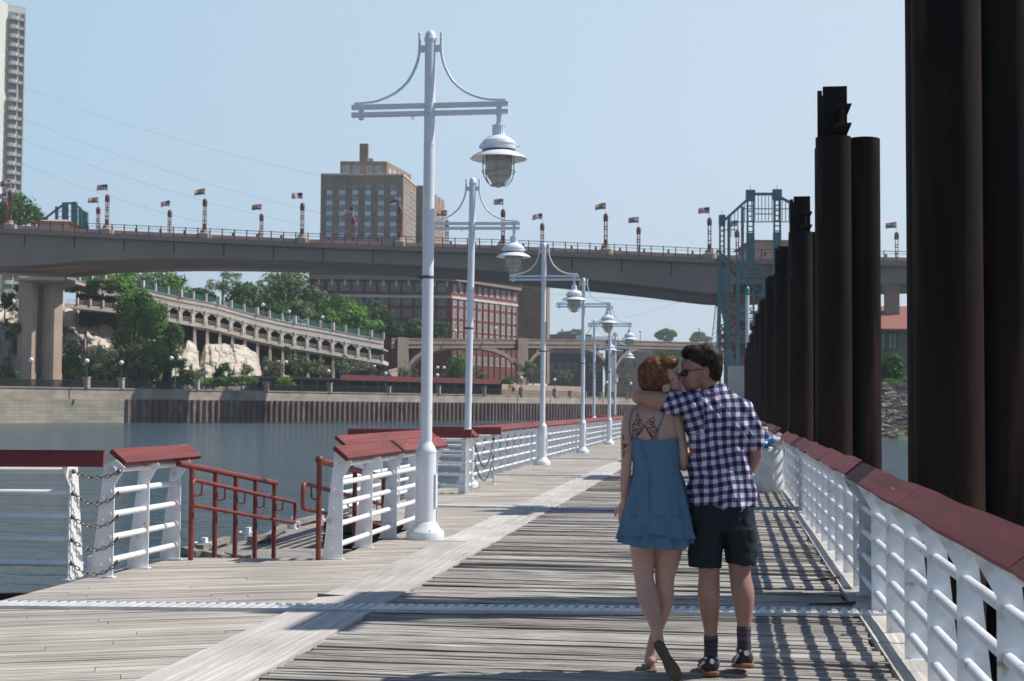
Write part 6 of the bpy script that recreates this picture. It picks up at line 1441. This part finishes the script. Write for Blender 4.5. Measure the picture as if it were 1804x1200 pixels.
limbs(m, [(1184,740,0,16),(1191,754,0,14.5),(1198,780,0,11.5),(1203,803,.0,10),(1205,819,.01,9.6),(1207,820,.04,9.2),(1213,806,.11,8.2),(1219,792,.17,6.5)])
hand(m, Q(1221,789,.18), UP*.6+RH*.7+FH*.1, -FH, .3, .165, 1)
limbs(m, [(1133,925,0,26),(1133,960,0,23.5),(1133,990,.0,20),(1134,1014,-.005,17.2),(1136,1028,-.015,17.3),(1140,1048,-.03,18.8),(1146,1072,-.07,15.5),(1151,1095,-.12,11),(1154,1113,-.15,9.2),(1156,1124,-.165,9.5)])
limbs(m, [(1181,925,0,27),(1180,955,0,25),(1176,990,.01,21),(1172,1016,.02,17.5),(1172,1035,.015,16),(1172,1055,.01,15.5),(1168,1080,.015,12.5),(1160,1108,.03,9.5),(1152,1130,.05,8.2),(1148,1152,.06,8.6),(1147,1163,.06,9.5)])
ell(m,1147,1166,.06,10.5,13,9.5); limbs(m,[(1147,1169,.06,8.8),(1150,1169,.13,9.5),(1151,1169.5,.19,9)],16,3)
for k in range(5): limbs(m,[(1144+k*3.4,1170,.19,2.9),(1143.5+k*3.6,1170.5,.225-.006*k,2.6)],10,2)
# lifted foot, sole towards the camera
A0, A1 = Q(1155,1127,-.175), Q(1181,1174,-.155); ax_ = (A1-A0).normalized()
m.tube([A0-ax_*.01,A0+ax_*.03,A0+ax_*.09,A0+ax_*.15,A1],[.024,.028,.026,.031,.026],16); m.ball(A0,.028,14,10); m.ball(A1,.026,14,10)
wbody = fuse(m, 'body', SK, wom, wo_, .0052, 4)
m = MB(); ell(m,1171,683,-.070,5.2,2.5,7,rot=.5); c = Q(1171,683,-.076); m.tube([c+(RH*math.cos(.5)-UP*math.sin(.5))*PX*5.8*math.sin(a)+(RH*math.sin(.5)+UP*math.cos(.5))*PX*7.5*math.cos(a) for a in [k*.36 for k in range(15)]], .003, 6); fuse(m,'ear',SK,wbody,wo_,.0022,2)
m = MB(); ell(m,1202,677,0,2.6,4.5,3); m.build('lips', LIP, wbody, off=wo_)
# heel and sole tones
m = MB()
# tattoos: ink ribbons lying on the skin
bv = BVHTree.FromPolygons([tuple(v.co+wo_) for v in wbody.data.vertices], [tuple(p.vertices) for p in wbody.data.polygons])
def onskin(px, py, lift=.0012):
    o_ = W(px,py,6.5); d = ray(px,py).normalized(); h = bv.ray_cast(o_, d)
    return (h[0]+h[1]*lift, h[1]) if h[0] is not None else (None, None)
def stroke(m, pts, wd, lift=.0014, k=6):
    P_ = [(p[0],p[1]) for p in pts]; n = len(P_); fine = []
    for i in range(n-1):
        a,b,c,d = P_[max(i-1,0)],P_[i],P_[i+1],P_[min(i+2,n-1)]
        for j in range(k):
            t = j/k; fine.append(tuple(.5*(2*b[q]+(c[q]-a[q])*t+(2*a[q]-5*b[q]+4*c[q]-d[q])*t*t+(-a[q]+3*b[q]-3*c[q]+d[q])*t**3) for q in (0,1)))
    fine.append(P_[-1]); vs = []; nn_ = len(fine)
    for i,(x,y) in enumerate(fine):
        x1,y1 = fine[min(i+1,nn_-1)]; x0,y0 = fine[max(i-1,0)]; L_ = math.hypot(x1-x0,y1-y0) or 1; nx,ny = -(y1-y0)/L_,(x1-x0)/L_; w_ = wd*(1-.55*abs(2*i/(nn_-1)-1)**2)
        a,_n = onskin(x-nx*w_,y-ny*w_,lift); b,_n = onskin(x+nx*w_,y+ny*w_,lift)
        if a is None or b is None: continue
        vs += [a,b]
    m.add(vs, [(2*i,2*i+1,2*i+3,2*i+2) for i in range(len(vs)//2-1)])
Z = lambda x,y: (1060+x/4, 590+y/4)
m = MB()
R_ = [[(305,645),(325,610),(350,590),(365,575)],[(365,575),(372,600),(368,625),(385,655)],[(305,645),(335,655),(365,650),(385,655)],[(308,650),(330,690),(350,725),(355,755)],[(385,655),(380,690),(392,660)],[(385,660),(392,690),(375,715),(380,745)],
      [(310,648),(345,665),(375,690)],[(312,652),(340,690),(372,735)],[(325,625),(345,632),(362,640)],[(330,612),(350,612),(366,610)],[(320,665),(345,700),(352,745)],[(345,600),(355,630),(350,650)],[(340,668),(350,690),(345,705)],[(355,672),(370,700),(362,722)],[(362,655),(378,672),(390,678)]]
L__ = [[(298,645),(280,610),(262,585),(255,548)],[(255,548),(245,590),(240,610),(215,632)],[(298,645),(265,640),(240,632),(215,632)],[(296,650),(275,690),(250,705),(235,735)],[(215,632),(225,660),(213,690)],[(213,690),(225,700),(215,715),(235,735)],
       [(292,650),(255,660),(222,680)],[(292,655),(260,680),(228,712)],[(280,625),(260,622),(240,618)],[(272,605),(258,600),(246,605)],[(285,665),(262,695),(240,722)],[(262,600),(255,625),(262,640)],[(262,660),(250,680),(255,698)],[(245,655),(232,675),(240,695)],[(240,640),(225,652),(218,660)]]
for S_ in (R_,L__):
    for i,s in enumerate(S_): stroke(m, [Z(*p) for p in s], .75 if i < 6 else .5)
    for s in S_[6:12]: stroke(m, [Z((p[0]+6),(p[1]+5)) for p in s], .4)
stroke(m, [Z(301,630),Z(302,655)], .7); m.build('back_tattoo', INK, wbody, off=wo_)
m = MB()
for s in (((148,700),(156,730),(150,745)),((150,765),(165,775),(180,768)),((148,780),(165,785),(182,780)),((150,775),(160,790),(172,795)),((150,820),(160,830),(168,818)),((152,835),(158,850),(150,860)),((146,795),(152,800),(160,797))): stroke(m, [Z(*p) for p in s], 1.0)
m.build('arm_tattoo', INK, wbody, off=wo_)
# dress
m = MB()
def smock(i, a, k): return (1+.004*math.sin(i*2.1)*1.0, 0)
brow = dense([(1110,1196,777,.101,0),(1111,1197,790,.102,0),(1113,1197,806,.098,0),(1116,1197,826,.092,0)],4)
def dip(i, a, k):
    s_ = 1.0
    return (s_+.010*noise.noise(Vector((math.cos(a)*4,math.sin(a)*4,i*.5))), (.010*math.cos(a*2+.3) if i < 3 else 0)-(.012*math.cos(a) if i < 2 else 0))
loft(m, brow, n=72, ex=2.2, wave=dip, caps=False); 
dress = m.build('dress', DEN, wom, off=wo_)
def skirt(rows, amp, frq, seed, nm, hemw=.012, lay=0):
    m = MB(); nr = len(rows)
    def wv(i, a, k):
        t_ = i/(nr-1); s = 1+amp*(.12+.88*t_**1.2)*(math.sin(a*frq+seed+.6*math.sin(a*3+seed))+.5*math.sin(a*(frq*1.7)+seed*2))+.012*noise.noise(Vector((math.cos(a)*3,math.sin(a)*3,i*.35+seed)))
        return s, -hemw*(t_**3)*math.sin(a*2+seed)*.8-(.006*math.sin(a*frq*.5+seed) if i == nr-1 else 0)
    loft(m, rows, n=144, ex=2.1, wave=wv, caps=False); return m.build(nm, DEN, dress, off=wo_)
skirt(dense([(1116,1197,826,.093,0),(1110,1205,848,.108,-.005),(1103,1212,880,.125,-.01),(1098,1217,910,.135,-.01),(1095,1219,930,.14,-.01)],5), .06, 9, 1.0, 'skirt')
skirt(dense([(1098,1218,908,.138,-.01),(1093,1222,926,.150,-.01),(1089,1225,944,.162,-.012)],5), .085, 12, 2.2, 'ruffle', .02)
skirt(dense([(1097,1218,922,.136,-.01),(1093,1221,942,.146,-.01),(1091,1224,959,.155,-.012)],5), .09, 11, 4.4, 'ruffle', .02)
m = MB(); loft(m, [(1115,1198,822,.095,0),(1114,1199,826,.098,0),(1115,1198,831,.096,0)], n=60, ex=2.2, caps=False); m.build('waist_tie', DEN, dress, off=wo_)
m = MB(); m.tube([Q(1127+k*1.6,778+k*6,-.1035-.0*k+.001*k) for k in range(8)], .0022, 6); m.tube([Q(1140.5,832+k*8,-.103-.0045*k) for k in range(9)], .002, 6); m.build('zip_seam', mat('darker_seam',(.04,.10,.19),rough=.8), dress, off=wo_)
m = MB(); loft(m, [(1109.5,1196.5,779,.103,0),(1109,1197,775,.104,0),(1110,1196.5,773,.102,0)], n=72, ex=2.2, wave=dip, caps=False); m.build('neckline_frill', DEN, dress, off=wo_)
m = MB(); 
stroke(m, [(1119,716),(1112,730),(1109,748),(1110,765),(1113,778)], 1.5, .003); stroke(m, [(1171,727),(1165,742),(1159,760),(1157,783)], 1.5, .003); m.build('shoulder_straps', DEN, dress, off=wo_)
# sandals
m = MB(); n_ = (A1-A0).normalized(); sd = n_.cross(FH).normalized()
prof = [(-.035,.0),(-.030,.018),(-.01,.030),(.03,.031),(.08,.028),(.12,.035),(.165,.040),(.20,.034),(.222,.018),(.228,0)]
outl = [(y,x) for y,x in prof]+[(y,-x) for y,x in prof[::-1]][1:-1]; cc = A0-FH*.040
m.prism([cc+n_*y+sd*x for y,x in outl], FH*.014); s1 = m.build('sandal', SOLE, wom, off=wo_)
m = MB()
for k in range(9): c = cc+n_*(.16+.02*(k%3))+sd*(.014*(k//3-1))-FH*.001; m.prism([c+n_*.004*math.cos(q*PI/3)+sd*.004*math.sin(q*PI/3) for q in range(6)], FH*.002)
m.build('sole_studs', TANL, s1, off=wo_)
m = MB(); p = Q(1148,1177,.0); c = Q(1148,1177.5,.02); c.z = .004
m.prism([Vector((c.x,c.y,.003))+FH*(y+.0)+RH*x for y,x in outl], (0,0,.014)); s2 = m.build('sandal', TANL, wom, off=wo_)
m = MB(); m.tube([Q(1140,1174,.13),Q(1143,1165,.135),Q(1150,1162,.14),Q(1157,1165,.135),Q(1160,1174,.13)],.006,8); m.build('strap', SOLE, s2, off=wo_)
# hair
hc = Q(1158,657,0)
m = MB(); ell(m,1154,656,0,30,28,26,rot=-.25); ell(m,1145,668,0,20,27,23); ell(m,1147,680,0,19,23,11,rot=.1); ell(m,1172,642,0,21,24,12.5,rot=-.2); ell(m,1186,637,0,7,16,4.5,rot=-.35); ell(m,1163,669,-.045,15,10,13,rot=.5)
whair = fuse(m,'hair',HAU,wom,wo_,.006,3,lambda p,n: .004*noise.noise((p-wo_)*40)+.002*noise.noise((p-wo_)*90))
wflow = lambda x,y,z: -RH*z*1.1+UP*x-UP*.012-FH*y*.15
locks('locks',HAU,whair,wo_,hc,wflow,3000,.0040,5,wild=.010,lift=.0025)
locks('loose_locks',HAU,whair,wo_,hc,wflow,160,.0034,6,wild=.03,lift=.006,ok=lambda x,y,z: z > 0)
m = MB(); c = Q(1193,664,-.035)
m.tube([c+RH*PX*4*math.cos(a)+UP*PX*6*math.sin(a)+FH*.01*math.cos(a) for a in [k*.42 for k in range(16)]],.0016,6); m.tube([Q(1190,664,-.045),Q(1183,669,-.065),Q(1177,674,-.07)],.0018,6); m.build('glasses', FRM, wom, off=wo_)
